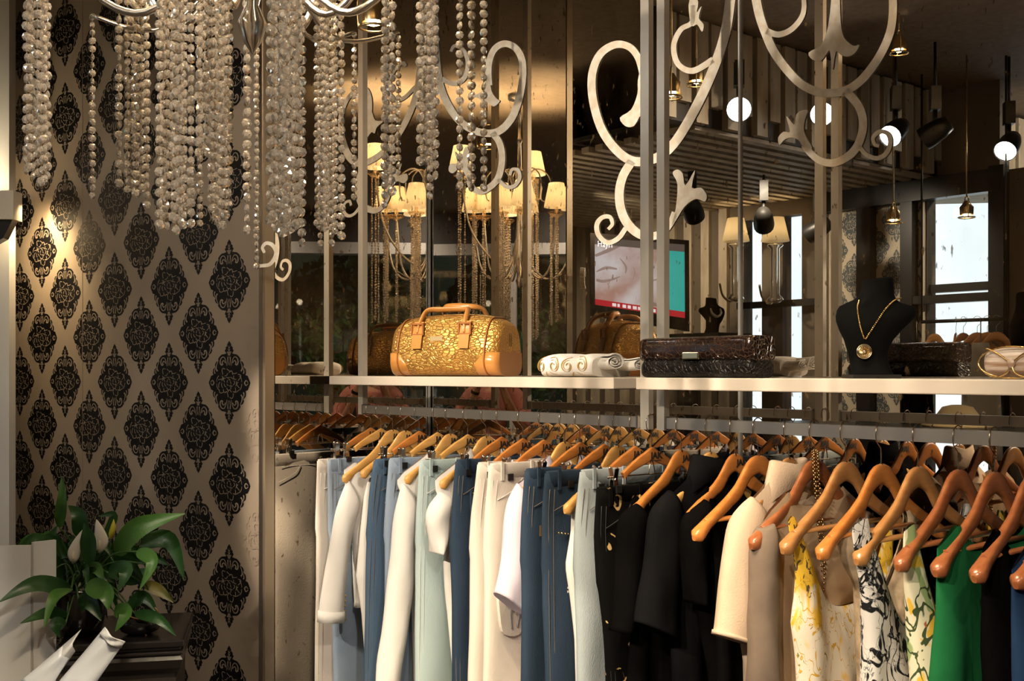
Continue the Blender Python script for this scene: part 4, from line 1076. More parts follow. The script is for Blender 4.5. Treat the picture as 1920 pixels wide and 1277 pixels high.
def tops(u, name, label, cat, mat, edge, hem, sh, neck=(.055, .03), thick=.028, sleeves=None, style='shoulder', group='tops and dresses on the rails', fold=.010, zdip=1.05, strap_w=.16, sleeve_mat=None, cuff=None, collar=None, zn=1.335, back=True, hk='shirt'):
    t = garment_root(name, label, cat, u, group); ph = rnd.uniform(0, 6)
    tab = edge_tab(u, edge)
    vs, zs = on_u(u, *sh); hs = vs - VR
    if style == 'shoulder': zs = max(zs, 1.20)
    tab = [q for q in tab if q[0] < zs - .004] + [(zs, hs)]
    hz = lambda z: lerp_tab(tab, z)
    nh, nd = neck
    def ztop(tt):
        a = abs(tt)
        if style == 'strap':
            s0 = 1 - strap_w
            if a > s0: return zs - .012 * ((a - s0) / strap_w) ** 2
            return zdip + (zs - zdip) * (a / s0) ** 3.0
        v = a * hs
        top = lambda v: hang_top(v, hk) + .011 - 1.0 * max(0, v - HLEN[hk][0])
        if v < nh: return top(nh) - nd * (1 - (v / nh) ** 4)
        return top(v)
    T, Wn = 41, 30
    ts = [math.sin(math.pi / 2 * (-1 + 2 * i / (T - 1))) for i in range(T)]
    rings = []
    for w in range(Wn + 1):
        k = (w / Wn) ** 1.15; r1, r2 = [], []
        for tt in ts:
            zt = ztop(tt); z = zt + (hem - zt) * k
            v = tt * (hs if z > zs else hz(z))
            dw = .0045 + thick * min(1, k * 4) ** .7
            x = dw * max(0.0, 1 - tt ** 6) ** .5
            ff = fold * min(1, k * 2.0) * (.6 * math.sin(42 * v + 4 * z + ph) + .5 * math.sin(71 * v - 3 * z + 2 * ph) + .6 * noise.noise((v * 6, z * 4, ph)))
            r1.append((x + ff, -v, z)); r2.append((-x + ff, -v, z))
        rings.append(r1 + r2[1:-1][::-1])
    b = MB(); b.loft(rings, 0, False, True); b.build('bodice', mat, t)
    if sleeves:
        for s in ((1, -1) if back else (1,)):
            o = [on_u(u, *p) for p in sleeves[0]]; i_ = [on_u(u, *p) for p in sleeves[1]]
            o = cr(o, 6); i_ = cr(i_, 6)
            n = 22; rings = []
            for k in range(n + 1):
                q = k / n
                def samp(L):
                    f = q * (len(L) - 1); a = int(f); a2 = min(a + 1, len(L) - 1); f -= a
                    return (L[a][0] + (L[a2][0] - L[a][0]) * f - VR, L[a][1] + (L[a2][1] - L[a][1]) * f)
                po, pi = samp(o), samp(i_)
                cx, cz = (po[0] + pi[0]) / 2, (po[1] + pi[1]) / 2; ax, az = (po[0] - pi[0]) / 2, (po[1] - pi[1]) / 2
                rx = .016 + (thick * .95 - .006) * math.sin(min(1, q * 3 + .1) * math.pi / 2)
                ring = []
                for j in range(20):
                    a = 2 * math.pi * j / 20
                    wv = .0016 * math.sin(9 * q + 3 * a + ph) + (.003 + .008 * q) * noise.noise((cx * 8 + math.cos(a), cz * 9, ph + math.sin(a)))
                    ring.append(((.012 if s > 0 else 0) + rx * math.sin(a) + wv, -s * (cx + ax * math.cos(a)), cz + az * math.cos(a)))
                rings.append(ring if s > 0 else ring[::-1])
            b = MB(); b.loft(rings, 0); so = b.build('sleeve', sleeve_mat or mat, t)
            if s > 0 and cuff:
                e = rings[-1]; e0 = rings[-2 if cuff == 'tab' else -4]
                cen = [sum(c) / 20 for c in zip(*e)]; c0 = [sum(c) / 20 for c in zip(*e0)]
                sw = lambda ring, c, k_: [tuple(cc + (p - cc) * k_ for p, cc in zip(pt, c)) for pt in ring]
                b = MB(); b.loft([sw(e0, c0, 1.0), sw(e0, c0, 1.06), sw(e, cen, 1.06), sw(e, cen, .96)], 0); b.build('cuff', mat, so)
                b = MB()
                if cuff == 'gold':
                    for m_ in range(6):
                        rr_ = rings[-2 - m_]; p = rr_[9]; b.ball((p[0] + .004, p[1] - .001, p[2]), .0052, 8)
                    b.build('button', gold, so)
                elif cuff == 'tab':
                    mid = rings[-6]; p = mid[5]; p2 = rings[-1][5]
                    q2 = MB(); q2.box(((p[0] + p2[0]) / 2 + .005, (p[1] + p2[1]) / 2, (p[2] + p2[2]) / 2), (.004, .024, abs(p[2] - p2[2]) + .02)); q2.build('sleeve_tab', mat, so, False)
                    b.ball((p[0] + .009, p[1], p[2] + .002), .0085, 12, 0, (.5, 1, 1)); b.build('button', W_HONEY, so)
    if collar:
        b = MB(); rings = []
        for rv, rx, dz, dr in ((.082, .026, -.012, 0), (.064, .020, .020, .004), (.060, .019, .030, .006), (.066, .024, .027, .006), (.090, .033, -.012, -.016), (.088, .031, -.014, -.016)):
            ring = []
            for j in range(28):
                a_ = 2 * math.pi * j / 28; v = rv * math.cos(a_); tip = max(0, math.cos(a_)) ** 6
                zb_ = hang_top(.072, hk) + .012
                ring.append((rx * math.sin(a_), -(v + (tip * .012 if dr < 0 else 0)), zb_ + dz + dr * abs(math.cos(a_)) * 2 - (tip * .026 if dr < 0 else 0)))
            rings.append(ring)
        b.loft(rings, 0, False, False)
        b.build('collar', mat, t)
    return t

# ---- the row from the corner to the right edge of the photo
HU = dict(A5=.179, A6=.244, A7=.317, A8=.394, B2=.475, B3=.577, B4=.647, B5=.739, B6=.831, B7=.906, B8=1.006, C2=1.099, C3=1.188, C4=1.251, C5=1.347, C6=1.40, C7=1.463, C8=1.524,
          D1=1.626, D2=1.721, D3=1.798, D4=1.867, E2=1.955, E3=2.025, E4=2.106, E5=2.194, F1=2.28, F2=2.369, F3=2.445, F4=2.52, F5=2.595)
for key, kind, wd, what in (
    ('A5', 'clip', W_HONEY, 'the cream white trousers beside the corner'), ('A6', 'clip', W_LIGHT, 'the first light blue jeans from the corner'),
    ('A7', 'bare', W_LIGHT, 'the white jacket with gold cuff buttons'), ('A8', 'shirt', W_LIGHT, 'the white top half hidden behind the jacket'),
    ('B2', 'clip', W_HONEY, 'the dark jeans with a gold charm'), ('B3', 'clip', W_LIGHT, 'the light jeans before the long white blazer'),
    ('B4', 'shirt', W_LIGHT, 'the long white blazer'), ('B5', 'clip', W_LIGHT, 'the pale mint trousers'), ('B6', 'shirt', W_LIGHT, 'the white cap-sleeve blouse'),
    ('B7', 'clip', W_HONEY, 'the dark jeans behind the gold scroll trousers'), ('B8', 'clip', W_HONEY, 'the white trousers with gold scroll print'),
    ('C2', 'clip', W_HONEY, 'the white cargo trousers'), ('C3', 'shirt', W_LIGHT, 'the pale lilac short sleeved shirt'), ('C4', 'clip', W_HONEY, 'the dark jeans with a brown patch'),
    ('C5', 'clip', W_HONEY, 'the ripped dark jeans'), ('C6', 'bare', W_LIGHT, 'the white tank top'), ('C7', 'clip', W_HONEY, 'the pale grey jeans'), ('C8', 'clip', W_HONEY, 'the black trousers with gold print'),
    ('D1', 'shirt', W_HONEY, 'the first black long-sleeved top'), ('D2', 'shirt', W_LIGHT, 'the black jacket with a collar'), ('D3', 'shirt', W_HONEY, 'the black top with a slit sleeve'),
    ('D4', 'coat', W_HONEY, 'the black strap top'), ('E2', 'shirt', W_TAN, 'the beige jacket with button tabs'), ('E3', 'coat', W_RED, 'the tan draped tunic, a gold chain beside its hook'),
    ('E4', 'coat', W_TAN, 'the yellow flowered dress'), ('E5', 'coat', W_HONEY, 'the sand coloured sheer dress'), ('F1', 'coat', W_TAN, 'the black and white swirl dress'),
    ('F2', 'coat', W_RED, 'the green and yellow printed dress'), ('F3', 'coat', W_RED, 'the plain green dress'), ('F4', 'coat', W_RED, 'the black sleeveless dress'), ('F5', 'coat', W_RED, 'the navy blue dress')):
    hanger(HU[key], kind, wd, 'wooden hanger on the rail carrying ' + what)

trousers(HU['A5'], 'cream white trousers hung beside the niche corner', C_IVORY, [(598, 862), (596, 960), (594, 1060), (592, 1277)], seam_pale)
trousers(HU['A6'], 'light blue jeans, first pair from the niche corner', D_LIGHT, [(618, 862), (620, 960), (623, 1060), (626, 1277)])
tops(HU['A7'], 'jacket', 'white jacket with gold buttons along the sleeve cuff', 'jacket', C_WHITE, [(656, 985), (662, 1060), (668, 1130), (655, 1195), (639, 1255)], .76, (645, 903), (.15, .06), .026,
     [[(648, 899), (629, 958), (612, 1050), (598, 1120), (594, 1166)], [(672, 950), (655, 1000), (646, 1060), (641, 1120), (639, 1163)]], cuff='gold', hk='bare')
tops(HU['A8'], 'top', 'white top with a gold hem, half hidden behind the white jacket', 'top', C_WHITE, [(682, 930), (674, 1000), (668, 1080), (678, 1150), (688, 1277)], .60, (692, 893), (.07, .05), .024, style='strap', zdip=1.12)
trousers(HU['B2'], 'dark blue jeans with a gold charm on the pocket', D_MID, [(705, 862), (698, 920), (692, 1000), (688, 1100), (684, 1277)], charm='gold')
trousers(HU['B3'], 'light blue jeans behind the long white blazer', D_LIGHT, [(733, 860), (727, 930), (724, 1000), (722, 1277)])
tops(HU['B4'], 'blazer', 'long white blazer with full-length sleeves', 'jacket', C_WHITE, [(768, 960), (774, 1050), (777, 1150), (778, 1277)], .52, (745, 915), (.07, .06), .028,
     [[(750, 905), (737, 970), (729, 1060), (717, 1150), (705, 1240), (700, 1300)], [(784, 960), (773, 1040), (762, 1140), (750, 1230), (744, 1300)]])
trousers(HU['B5'], 'pale mint green trousers', D_MINT, [(790, 864), (786, 960), (783, 1060), (780, 1277)], seam_pale, pocket=False)
tops(HU['B6'], 'blouse', 'white blouse with gathered cap sleeves', 'blouse', C_WHITE, [(839, 975), (836, 1060), (845, 1150), (853, 1277)], .55, (816, 930), (.06, .05), .026,
     [[(820, 922), (802, 948), (797, 975), (802, 1008), (809, 1036)], [(850, 940), (842, 975), (834, 1010), (818, 1038)]])
trousers(HU['B7'], 'dark blue jeans between the white blouse and the gold scroll trousers', D_DARK, [(858, 863), (851, 960), (846, 1040), (850, 1277)])
trousers(HU['B8'], 'white trousers with a golden scroll print down the leg', C_IVORY, [(899, 868), (889, 960), (884, 1060), (878, 1277)], seam_pale, charm='scroll', pocket=False)
trousers(HU['C2'], 'white cargo trousers with a buttoned pocket and grey cord', C_IVORY, [(921, 870), (913, 960), (909, 1060), (907, 1277)], seam_pale, charm='cargo', pocket=False)
tops(HU['C3'], 'shirt', 'pale lilac short sleeved shirt', 'shirt', C_LILAC, [(982, 960), (984, 1100), (985, 1277)], .58, (960, 912), (.06, .04), .026,
     [[(964, 905), (948, 945), (941, 1010), (934, 1065), (925, 1110)], [(992, 950), (985, 1030), (980, 1090), (975, 1152)]])
trousers(HU['C4'], 'dark blue jeans with a brown patch, left of the ripped pair', D_DARK, [(989, 880), (983, 960), (980, 1060), (978, 1277)], charm='badge')
trousers(HU['C5'], 'dark blue jeans with pale frayed rips and studs', D_DARK, [(1026, 885), (1022, 960), (1022, 1060), (1025, 1277)], charm='rip', pocket=False)
tops(HU['C6'], 'top', 'white tank top on a hanger with its rounded tip bare', 'top', C_WHITE, [(1072, 960), (1072, 1000), (1064, 1063), (1072, 1120), (1080, 1200), (1083, 1277)], .55, (1068, 928), (.07, .05), .024, style='strap', zdip=1.10)
trousers(HU['C7'], 'pale grey blue jeans left of the black clothes', D_GREY, [(1092, 882), (1083, 980), (1080, 1080), (1083, 1277)])
trousers(HU['C8'], 'black trousers with a golden baroque print', P_GOLDBLK, [(1122, 915), (1119, 1000), (1124, 1100), (1140, 1277)], M('black_thread', (.02, .02, .02), .8), pocket=False)
tops(HU['D1'], 'top', 'black top with long straight sleeve, first of the black tops', 'top', C_BLACK, [(1190, 985), (1186, 1100), (1178, 1277)], .58, (1182, 945), (.165, .04), .026,
     [[(1186, 943), (1161, 968), (1156, 1030), (1149, 1110), (1142, 1182)], [(1204, 975), (1194, 1060), (1182, 1130), (1173, 1184)]], zn=1.27)
tops(HU['D2'], 'jacket', 'black jacket with a pointed collar and half sleeve', 'jacket', C_CHAR, [(1256, 975), (1259, 1100), (1266, 1277)], .58, (1242, 927), (.07, .03), .03,
     [[(1248, 918), (1222, 950), (1211, 1000), (1203, 1070), (1193, 1130), (1188, 1165)], [(1274, 970), (1264, 1060), (1256, 1140), (1250, 1196)]], collar=((1292, 890), (1262, 925), (1266, 968)))
tops(HU['D3'], 'top', 'black top with a piped slit in the sleeve', 'top', C_BLACK, [(1302, 985), (1304, 1100), (1320, 1200), (1335, 1277)], .58, (1306, 940), (.105, .05), .026,
     [[(1312, 935), (1280, 965), (1275, 1005), (1280, 1065), (1290, 1130)], [(1328, 975), (1316, 1040), (1308, 1090), (1302, 1132)]], zn=1.27)
tops(HU['D4'], 'top', 'black strap top on a hanger with a bare glossy tip', 'top', C_BLACK, [(1336, 1010), (1342, 1080), (1348, 1277)], .58, (1331, 985), (.1, .05), .024, style='strap', zdip=1.10, strap_w=.06)
tops(HU['E2'], 'jacket', 'beige jacket with a rolled sleeve and button tab', 'jacket', C_BEIGE, [(1408, 1000), (1402, 1100), (1391, 1200), (1402, 1277)], .56, (1394, 940), (.075, .03), .032,
     [[(1400, 930), (1369, 970), (1356, 1040), (1346, 1120), (1338, 1188)], [(1432, 985), (1419, 1070), (1408, 1140), (1401, 1210)]], cuff='tab', collar=((1441, 890), (1414, 925), (1424, 958)))
tops(HU['E3'], 'tunic', 'tan draped jersey tunic beside the beige jacket', 'tunic', C_TAN, [(1436, 985), (1438, 1100), (1438, 1277)], .50, (1424, 958), (.10, .04), .026,
     [[(1418, 990), (1406, 1040), (1405, 1150), (1403, 1300)], [(1438, 980), (1440, 1040), (1441, 1150), (1441, 1300)]], sleeve_mat=C_UMBER, hk='coat')
tops(HU['E4'], 'dress', 'cream dress printed with yellow flowers', 'dress', P_YELLOW, [(1482, 1005), (1490, 1035), (1495, 1080), (1494, 1120), (1490, 1170), (1496, 1230), (1498, 1277)], .45, (1476, 968), (.1, .05), .03, style='strap', zdip=1.035, strap_w=.10)
tops(HU['E5'], 'dress', 'sand coloured sheer dress between the yellow and the swirl dress', 'dress', C_SAND, [(1566, 1010), (1588, 1065), (1614, 1110), (1632, 1277)], .50, (1592, 955), (.08, .05), .028, style='strap', zdip=1.08, strap_w=.30)
tops(HU['F1'], 'dress', 'black and white swirl print dress', 'dress', P_SWIRL, [(1598, 1000), (1606, 1050), (1615, 1110), (1625, 1200), (1629, 1277)], .45, (1600, 975), (.1, .05), .032, style='strap', zdip=1.02, strap_w=.20)
tops(HU['F2'], 'dress', 'dress printed in green, yellow and cream', 'dress', P_GREEN, [(1694, 1020), (1700, 1080), (1711, 1160), (1718, 1277)], .45, (1696, 985), (.1, .05), .032, style='strap', zdip=1.0, strap_w=.17)
tops(HU['F3'], 'dress', 'plain bright green sleeveless dress', 'dress', C_GREEN, [(1757, 1000), (1757, 1060), (1757, 1150), (1748, 1277)], .45, (1760, 962), (.14, .05), .030, hk='coat')
tops(HU['F4'], 'dress', 'black sleeveless dress between the green and the navy dress', 'dress', C_BLACK, [(1842, 1030), (1850, 1150), (1855, 1277)], .45, (1836, 982), (.14, .06), .030, hk='coat')
tops(HU['F5'], 'dress', 'navy blue dress at the right edge of the rail', 'dress', C_NAVY, [(1897, 1060), (1905, 1277)], .45, (1893, 998), (.14, .06), .030, hk='coat')
# gold chain belt hung beside a hook
b = MB(); pts = [on_u(HU['E3'] + .02, x, y) for x, y in ((1528, 845), (1530, 880), (1534, 930), (1539, 990), (1541, 1060), (1540, 1110))]
c = cr([(0, -(v - VR), z) for v, z in pts], 12); d = 0
for i, p in enumerate(c):
    for s in (-.004, .004): b.ball((p[0] + s * (i % 2), p[1] + s, p[2]), .0036, 6)
o = b.build('chain_belt', M('dark_gold', (0.36, 0.22, 0.10), .3, 1.0), None, True, N(HU['E3'] + .02, VR, 0), RZ)
tag(o, 'dark gold double chain belt hanging over the tan tunic', 'chain belt')
# ================================================================ plant corner
A12 = R(12)
stand_w = M('ebony_wood', (0.014, 0.011, 0.010), 0.22, coat=0.4, bump=('noise', 30, .1))
PS = at(345, 1200, 3.34); PS.z = 0
cx12 = Vector((math.cos(A12), math.sin(A12), 0)); cy12 = Vector((-math.sin(A12), math.cos(A12), 0))
ZT = 0.752
SW, SDp = 0.36, 0.40
sc_ = PS - cx12 * (SW / 2) + cy12 * (SDp / 2)
st = thing('plant_stand', 'black carved wooden stand under the peace lily', 'plant stand', sc_, A12)
b = MB()
for z0, h, g in ((ZT - .022, .022, .0), (ZT - .034, .012, -.010), (ZT - .046, .012, -.004)): b.box((0, 0, z0 + h / 2), (SW + 2 * g, SDp + 2 * g, h))
o = b.build('top', stand_w, st, False); bv = o.modifiers.new('bevel', 'BEVEL'); bv.width = .005; bv.segments = 3
b = MB(); rings = []
for z, g in ((ZT - .046, -.012), (ZT - .060, -.004), (ZT - .085, -.010), (ZT - .105, -.026), (ZT - .118, -.030)):
    x, y = SW / 2 + g, SDp / 2 + g; rings.append([(-x, -y, z), (x, -y, z), (x, y, z), (-x, y, z)])
b.loft(rings); b.build('moulding', stand_w, st, False)
b = MB(); b.box((0, 0, (ZT - .118) / 2), (SW - .05, SDp - .05, ZT - .118)); b.build('body', M('dark_oak', (0.035, 0.026, 0.020), .45, var=(20, (.02, .015, .012), .4), stretch=(.3, 1, 6)), st, False)
b = MB(); b.box((0, -(SDp - .05) / 2 - .006, .32), (SW - .13, .014, .46)); o = b.build('door', stand_w, st, False)
b = MB(); b.ball((SW * .30, -(SDp - .05) / 2 - .022, .36), .012, 10); b.build('knob', brass, o)

PX, PYc, PY_ = 150, 1175, 3.42
pc = at(PX, 1190, PY_)
LILY = thing('peace_lily', 'potted peace lily with white flowers on the black carved stand', 'potted plant', (pc.x, pc.y, ZT))
def lp(px, py, dY=0.0):
    p = at(px, py, PY_ + dY); return Vector((p.x - pc.x, p.y - pc.y, p.z - ZT))
b = MB(); b.lathe([(.06, 0), (.075, .06), (.085, .13), (.09, .135), (.09, .145), (.08, .145), (.076, .12)], 24); b.build('pot', black_gloss, LILY)
b = MB(); b.lathe([(0.001, .118), (.078, .120)], 20, cap=True); b.build('soil', M('potting_soil', (.02, .014, .010), .95), LILY)
leaf_m = M('lily_leaf', (0.014, 0.055, 0.009), 0.42, var=(30, (0.012, 0.050, 0.008), .4), bump=('noise', 90, .25), coat=.05)
leaf_l = M('lily_leaf_light', (0.040, 0.110, 0.014), 0.42, var=(30, (0.035, 0.10, 0.015), .4), bump=('noise', 90, .25))
leaf_y = M('lily_leaf_yellowing', (0.16, 0.12, 0.02), .45, var=(25, (.06, .08, .015), .4))
stem_m = M('lily_stem', (0.035, 0.085, 0.020), .4)
def leaf(px3, w, mat, dy=(0, 0, 0), stem=True, base=None, wob=.0):
    base = base or Vector((rnd.uniform(-.03, .03), rnd.uniform(-.03, .03), .12))
    P = [lp(x, y, d) for (x, y), d in zip(px3, dy)]
    if stem:
        mid = (base + P[0]) / 2 + Vector((0, 0, .05))
        b = MB(); b.tube(cr([base, mid, P[0]], 6), [.0035] * 6 + [.0026] * 7, 6); so = b.build('stem', stem_m, LILY)
    c = [Vector(p) for p in cr(P, 8)]; n = len(c); b = MB(); rings = []
    W = w / F * PY_ / 2
    for i, p in enumerate(c):
        k = i / (n - 1)
        t = (c[min(i + 1, n - 1)] - c[max(i - 1, 0)]).normalized()
        view = Vector((0, -1, .35)); sd = t.cross(view)
        if sd.length < 1e-3: sd = Vector((1, 0, 0))
        sd.normalize(); up = sd.cross(t).normalized()
        ww = W * .74 * (math.sin(math.pi * min(1, k ** .66)) ** 1.15 if 0 < k < 1 else 0.02) + .0006
        fold = .28; wv = .12 * math.sin(11 * k + w)
        rings.append([p - sd * ww + up * ww * (fold + wv), p - sd * ww * .5 + up * ww * fold * .35, p, p + sd * ww * .5 + up * ww * fold * .35, p + sd * ww + up * ww * (fold - wv)])
    b.loft(rings, 0, False, False, False)
    b.loft([[r_[0]] + [q_ - up * .0012 for q_ in r_[1:4]] + [r_[4]] for r_ in rings][::-1], 0, False, False, False); b.build('leaf', mat, LILY)
for px3, w, m, dy in (
    (((111, 990), (117, 940), (116, 893)), 30, leaf_l, (0, -.03, -.02)), (((152, 1010), (150, 970), (128, 948)), 44, leaf_m, (0, -.02, 0)), (((218, 1040), (262, 990), (347, 963)), 58, leaf_l, (-.02, -.06, -.05)),
    (((262, 1022), (318, 1014), (346, 1088)), 46, leaf_m, (0, .02, .02)), (((256, 1034), (286, 1052), (262, 1106)), 34, leaf_l, (-.1, -.14, -.16)), (((203, 1074), (236, 1070), (222, 1108)), 44, leaf_m, (-.1, -.16, -.18)),
    (((162, 1096), (198, 1112), (203, 1144)), 48, leaf_l, (-.15, -.2, -.22)), (((132, 1106), (66, 1096), (-4, 1130)), 42, leaf_m, (-.1, -.22, -.28)), (((134, 1104), (102, 1122), (83, 1177)), 32, leaf_l, (-.14, -.24, -.28)),
    (((126, 1150), (84, 1152), (38, 1169)), 32, leaf_m, (-.1, -.2, -.26)), (((104, 1066), (78, 1064), (58, 1066)), 16, leaf_m, (-.05, -.1, -.12)), (((168, 1062), (166, 1010), (158, 980)), 40, leaf_m, (-.05, -.06, -.06)),
    (((270, 1094), (300, 1108), (325, 1130)), 30, leaf_y, (.02, .02, .02)), (((252, 1150), (296, 1160), (330, 1192)), 28, leaf_m, (-.06, -.1, -.1)), (((214, 1146), (236, 1150), (216, 1184)), 38, leaf_l, (-.16, -.2, -.22)),
    (((100, 1046), (96, 1014), (108, 985)), 34, leaf_m, (0, 0, 0)), (((122, 1172), (104, 1170), (112, 1196)), 30, leaf_m, (-.16, -.2, -.2)), (((190, 1020), (214, 968), (184, 968)), 22, leaf_m, (.05, .06, .06)),
    (((120, 1080), (90, 1050), (84, 1120)), 40, leaf_m, (-.02, -.06, -.08)), (((230, 1090), (262, 1080), (300, 1062)), 40, leaf_m, (.04, .06, .08)), (((190, 1100), (215, 1060), (250, 1046)), 40, leaf_m, (0, .02, .04)),
    (((140, 1090), (128, 1040), (110, 1030)), 42, leaf_m, (0, .02, .02)), (((176, 1120), (190, 1080), (214, 1092)), 46, leaf_m, (-.06, -.08, -.08)), (((240, 1140), (270, 1120), (296, 1150)), 34, leaf_m, (0, 0, 0)), (((150, 1140), (168, 1128), (190, 1164)), 46, leaf_m, (-.12, -.16, -.18)),
    (((232, 1062), (270, 1040), (318, 1060)), 44, leaf_m, (.06, .08, .08)), (((130, 1130), (112, 1100), (76, 1112)), 36, leaf_m, (-.04, -.08, -.1)), (((276, 1058), (284, 1070), (262, 1104)), 20, leaf_l, (-.1, -.12, -.12))):
    leaf(px3, w, m, dy)
for i in range(46):                       # the inner thicket of long narrow leaves
    a = rnd.uniform(-.35, 3.5); ln = rnd.uniform(.10, .24); up = rnd.uniform(.02, .19)
    if i >= 30: a = rnd.uniform(0, 6.2832); ln *= .75; up = rnd.uniform(0, .09)
    def pxof(r_, z): return (PX + r_ * math.cos(a) * F / PY_ , 1175 - (z + .02) * F / PY_)
    q0, q1, q2 = ln * .30, ln * .72, ln * 1.05
    leaf((pxof(q0, up * .72 + .06), pxof(q1, up + .07), pxof(q2, up * .80 + rnd.uniform(-.02, .06))), rnd.uniform(20, 36), leaf_m if i % 4 else leaf_l, (q0 * math.sin(a), q1 * math.sin(a), q2 * math.sin(a)))
spathe = M('white_spathe', (0.80, 0.74, 0.62), .5)
for px3, w in ((((187, 1036), (190, 1010), (181, 974)), 26), (((138, 1056), (140, 1030), (156, 992)), 24), (((152, 1120), (153, 1105), (150, 1092)), 16)):
    P = [lp(x, y, -.03) for x, y in px3]
    b = MB(); b.tube(cr([Vector((0, 0, .12)), (P[0] + Vector((0, 0, .12))) / 2, P[0]], 6), .0028, 6); b.build('stem', stem_m, LILY)
    b = MB(); c = cr(P, 8); rings = []
    for i, p in enumerate(c):
        k = i / (len(c) - 1); W = w / F * PY_ / 2 * max(.03, math.sin(math.pi * k ** .8)); p = Vector(p)
        rings.append([p + Vector((W * math.sin(a), -.35 * W * math.cos(a) + (.0012 if q else 0), 0)) for q, aa in ((0, (-1.5, -.8, 0, .8, 1.5)), (1, (1.5, .8, 0, -.8, -1.5))) for a in aa])
    b.loft(rings); sp2 = b.build('flower', spathe, LILY)
    q = P[0] + (P[1] - P[0]) * .6
    b = MB(); b.tube([P[0] + Vector((0, -.006, 0)), q + Vector((0, -.008, .012))], [.004, .003], 7); b.build('spadix', M('spadix_cream', (.75, .68, .42), .6), sp2)
P = [lp(206, 1010, 0), lp(212, 990, 0), lp(213, 974, 0)]
b = MB(); b.tube(cr([Vector((.02, 0, .12)), lp(200, 1060), lp(207, 1012)], 6), .0028, 6); b.build('stem', stem_m, LILY)
b = MB(); b.tube(cr(P, 5), [.003, .005, .008, .009, .009, .0085, .008, .006, .004, .002, .001], 8); b.build('flower_bud', M('yellow_bud', (.55, .50, .04), .45), LILY)
sheet = M('frosted_wrap', (0.62, 0.64, 0.68), .22, coat=.5, alpha=.93)
def sheet_part(name, q, mat, Y0=3.05, bulge=.02, th=.003):
    """a bowed sheet between four pixel corners standing at about that distance"""
    a, b_, c, d = [lp(x, y, dy - (PY_ - Y0)) for x, y, dy in q]
    m = MB(); n = 10; rings = []
    for i in range(n + 1):
        t = i / n; p = a.lerp(d, t); r_ = b_.lerp(c, t); row = []
        for j in range(7):
            s = j / 6; row.append(p.lerp(r_, s) + Vector((0, -bulge * math.sin(math.pi * s) + .004 * math.sin(9 * s + 5 * t), 0)))
        rings.append(row + [x + Vector((0, th, 0)) for x in reversed(row)])
    m.loft(rings); return m.build(name, mat, LILY)
sh1 = sheet_part('wrapper', ((195, 1177, 0), (233, 1205, 0), (166, 1300, -.05), (92, 1300, -.05)), sheet)
sheet_part('wrapper', ((117, 1212, 0), (128, 1236, 0), (84, 1310, -.04), (40, 1276, -.04)), sheet, 3.02)
sheet_part('wrapper', ((152, 1180, .06), (140, 1222, .02), (80, 1310, 0), (58, 1262, 0)), M('white_wrap', (.66, .66, .66), .5), 3.10, .035)
sheet_part('wrapper_hem', ((196, 1176, -.012), (234, 1204, -.012), (226, 1216, -.012), (187, 1188, -.012)), M('frosted_hem', (.70, .71, .72), .35), 3.05, .021, .004)
# ---- bowl with dried roots
bp_ = at(262, 1192, 3.42)
bo = thing('root_bowl', 'small black glossy bowl of dried roots beside the peace lily', 'bowl', (bp_.x, bp_.y, ZT))
b = MB(); b.lathe([(.03, 0), (.055, .012), (.068, .04), (.060, .056), (.055, .054), (.060, .038), (.05, .018), (0.001, .014)], 24, cap=False); b.build('bowl', black_gloss, bo)
b = MB()
for i in range(16):
    a = rnd.uniform(0, 6.28); r_ = rnd.uniform(.0, .05); p = Vector((r_ * math.cos(a), r_ * math.sin(a), .035))
    pts = [p]; d = Vector((rnd.uniform(-1, 1), rnd.uniform(-1, 1), rnd.uniform(.2, 1.0)))
    for j in range(4): d = d + Vector((rnd.uniform(-.6, .6), rnd.uniform(-.6, .6), rnd.uniform(-.6, .3))); pts.append(pts[-1] + d.normalized() * .016)
    b.tube(cr(pts, 3), .0022, 5)
b.build('dried_roots', M('dried_root', (.28, .13, .06), .7), bo)
# ---- folded white card
c0 = at(60, 1017, 3.26)
bxw = thing('folded_card', 'tall white folded card standing left of the peace lily', 'card', (c0.x, c0.y, 0))
card = M('white_card', (.74, .71, .66), .6)
hz_ = c0.z
b = MB(); b.box((-.20, -.028, hz_ / 2 - .004), (.40, .012, hz_ - .008), 0, Matrix.Rotation(R(8), 3, 'Z')); b.build('front_panel', card, bxw, False)
b = MB(); b.box((.024, .026, hz_ / 2), (.068, .012, hz_), 0, Matrix.Rotation(R(48), 3, 'Z')); b.build('side_panel', card, bxw, False)
# ---- wall cove lamp at the left edge
LCY = 4.45
lc = at(25, 384, LCY)
b = MB(); b.box((-.22, .04, 0), (.44, .08, 54 / F * LCY)); wlp = thing('cove_lamp', 'cream box lamp on the white pillar at the left edge, glowing upward', 'wall lamp', lc)
b.build('housing', cream, wlp, False)
b = MB(); b.box((-.24, .04, 54 / F * LCY / 2 + .002), (.36, .06, .004)); b.build('diffuser', M('lamp_glow', (1, .9, .7), .5, emit=((1, .84, .58), 7)), wlp, False)
b = MB(); b.prism([(-.36, -.056), (-.012, -.056), (-.05, -.13), (-.36, -.30)], lambda x, y, h: (x, h, y), .02, .07); b.build('bracket', black, wlp, False)
pl = at(17, 300, 4.56)
b = MB(); b.box((-.35, .03, CEIL / 2), (.70, .06, CEIL)); struct(b, 'wall_pillar', white_paint, loc=(pl.x, pl.y, 0))
ar2 = bpy.data.lights.new('cove_tube', 'AREA'); ar2.energy = 5; ar2.size = .12; ar2.shape = 'RECTANGLE'; ar2.size_y = .3; ar2.color = (1, .80, .52)
ao = bpy.data.objects.new('cove_tube', ar2); COL.objects.link(ao); ao.location = (lc.x - .22, lc.y + .06, lc.z + .055); ao.rotation_euler = (R(180), 0, 0)

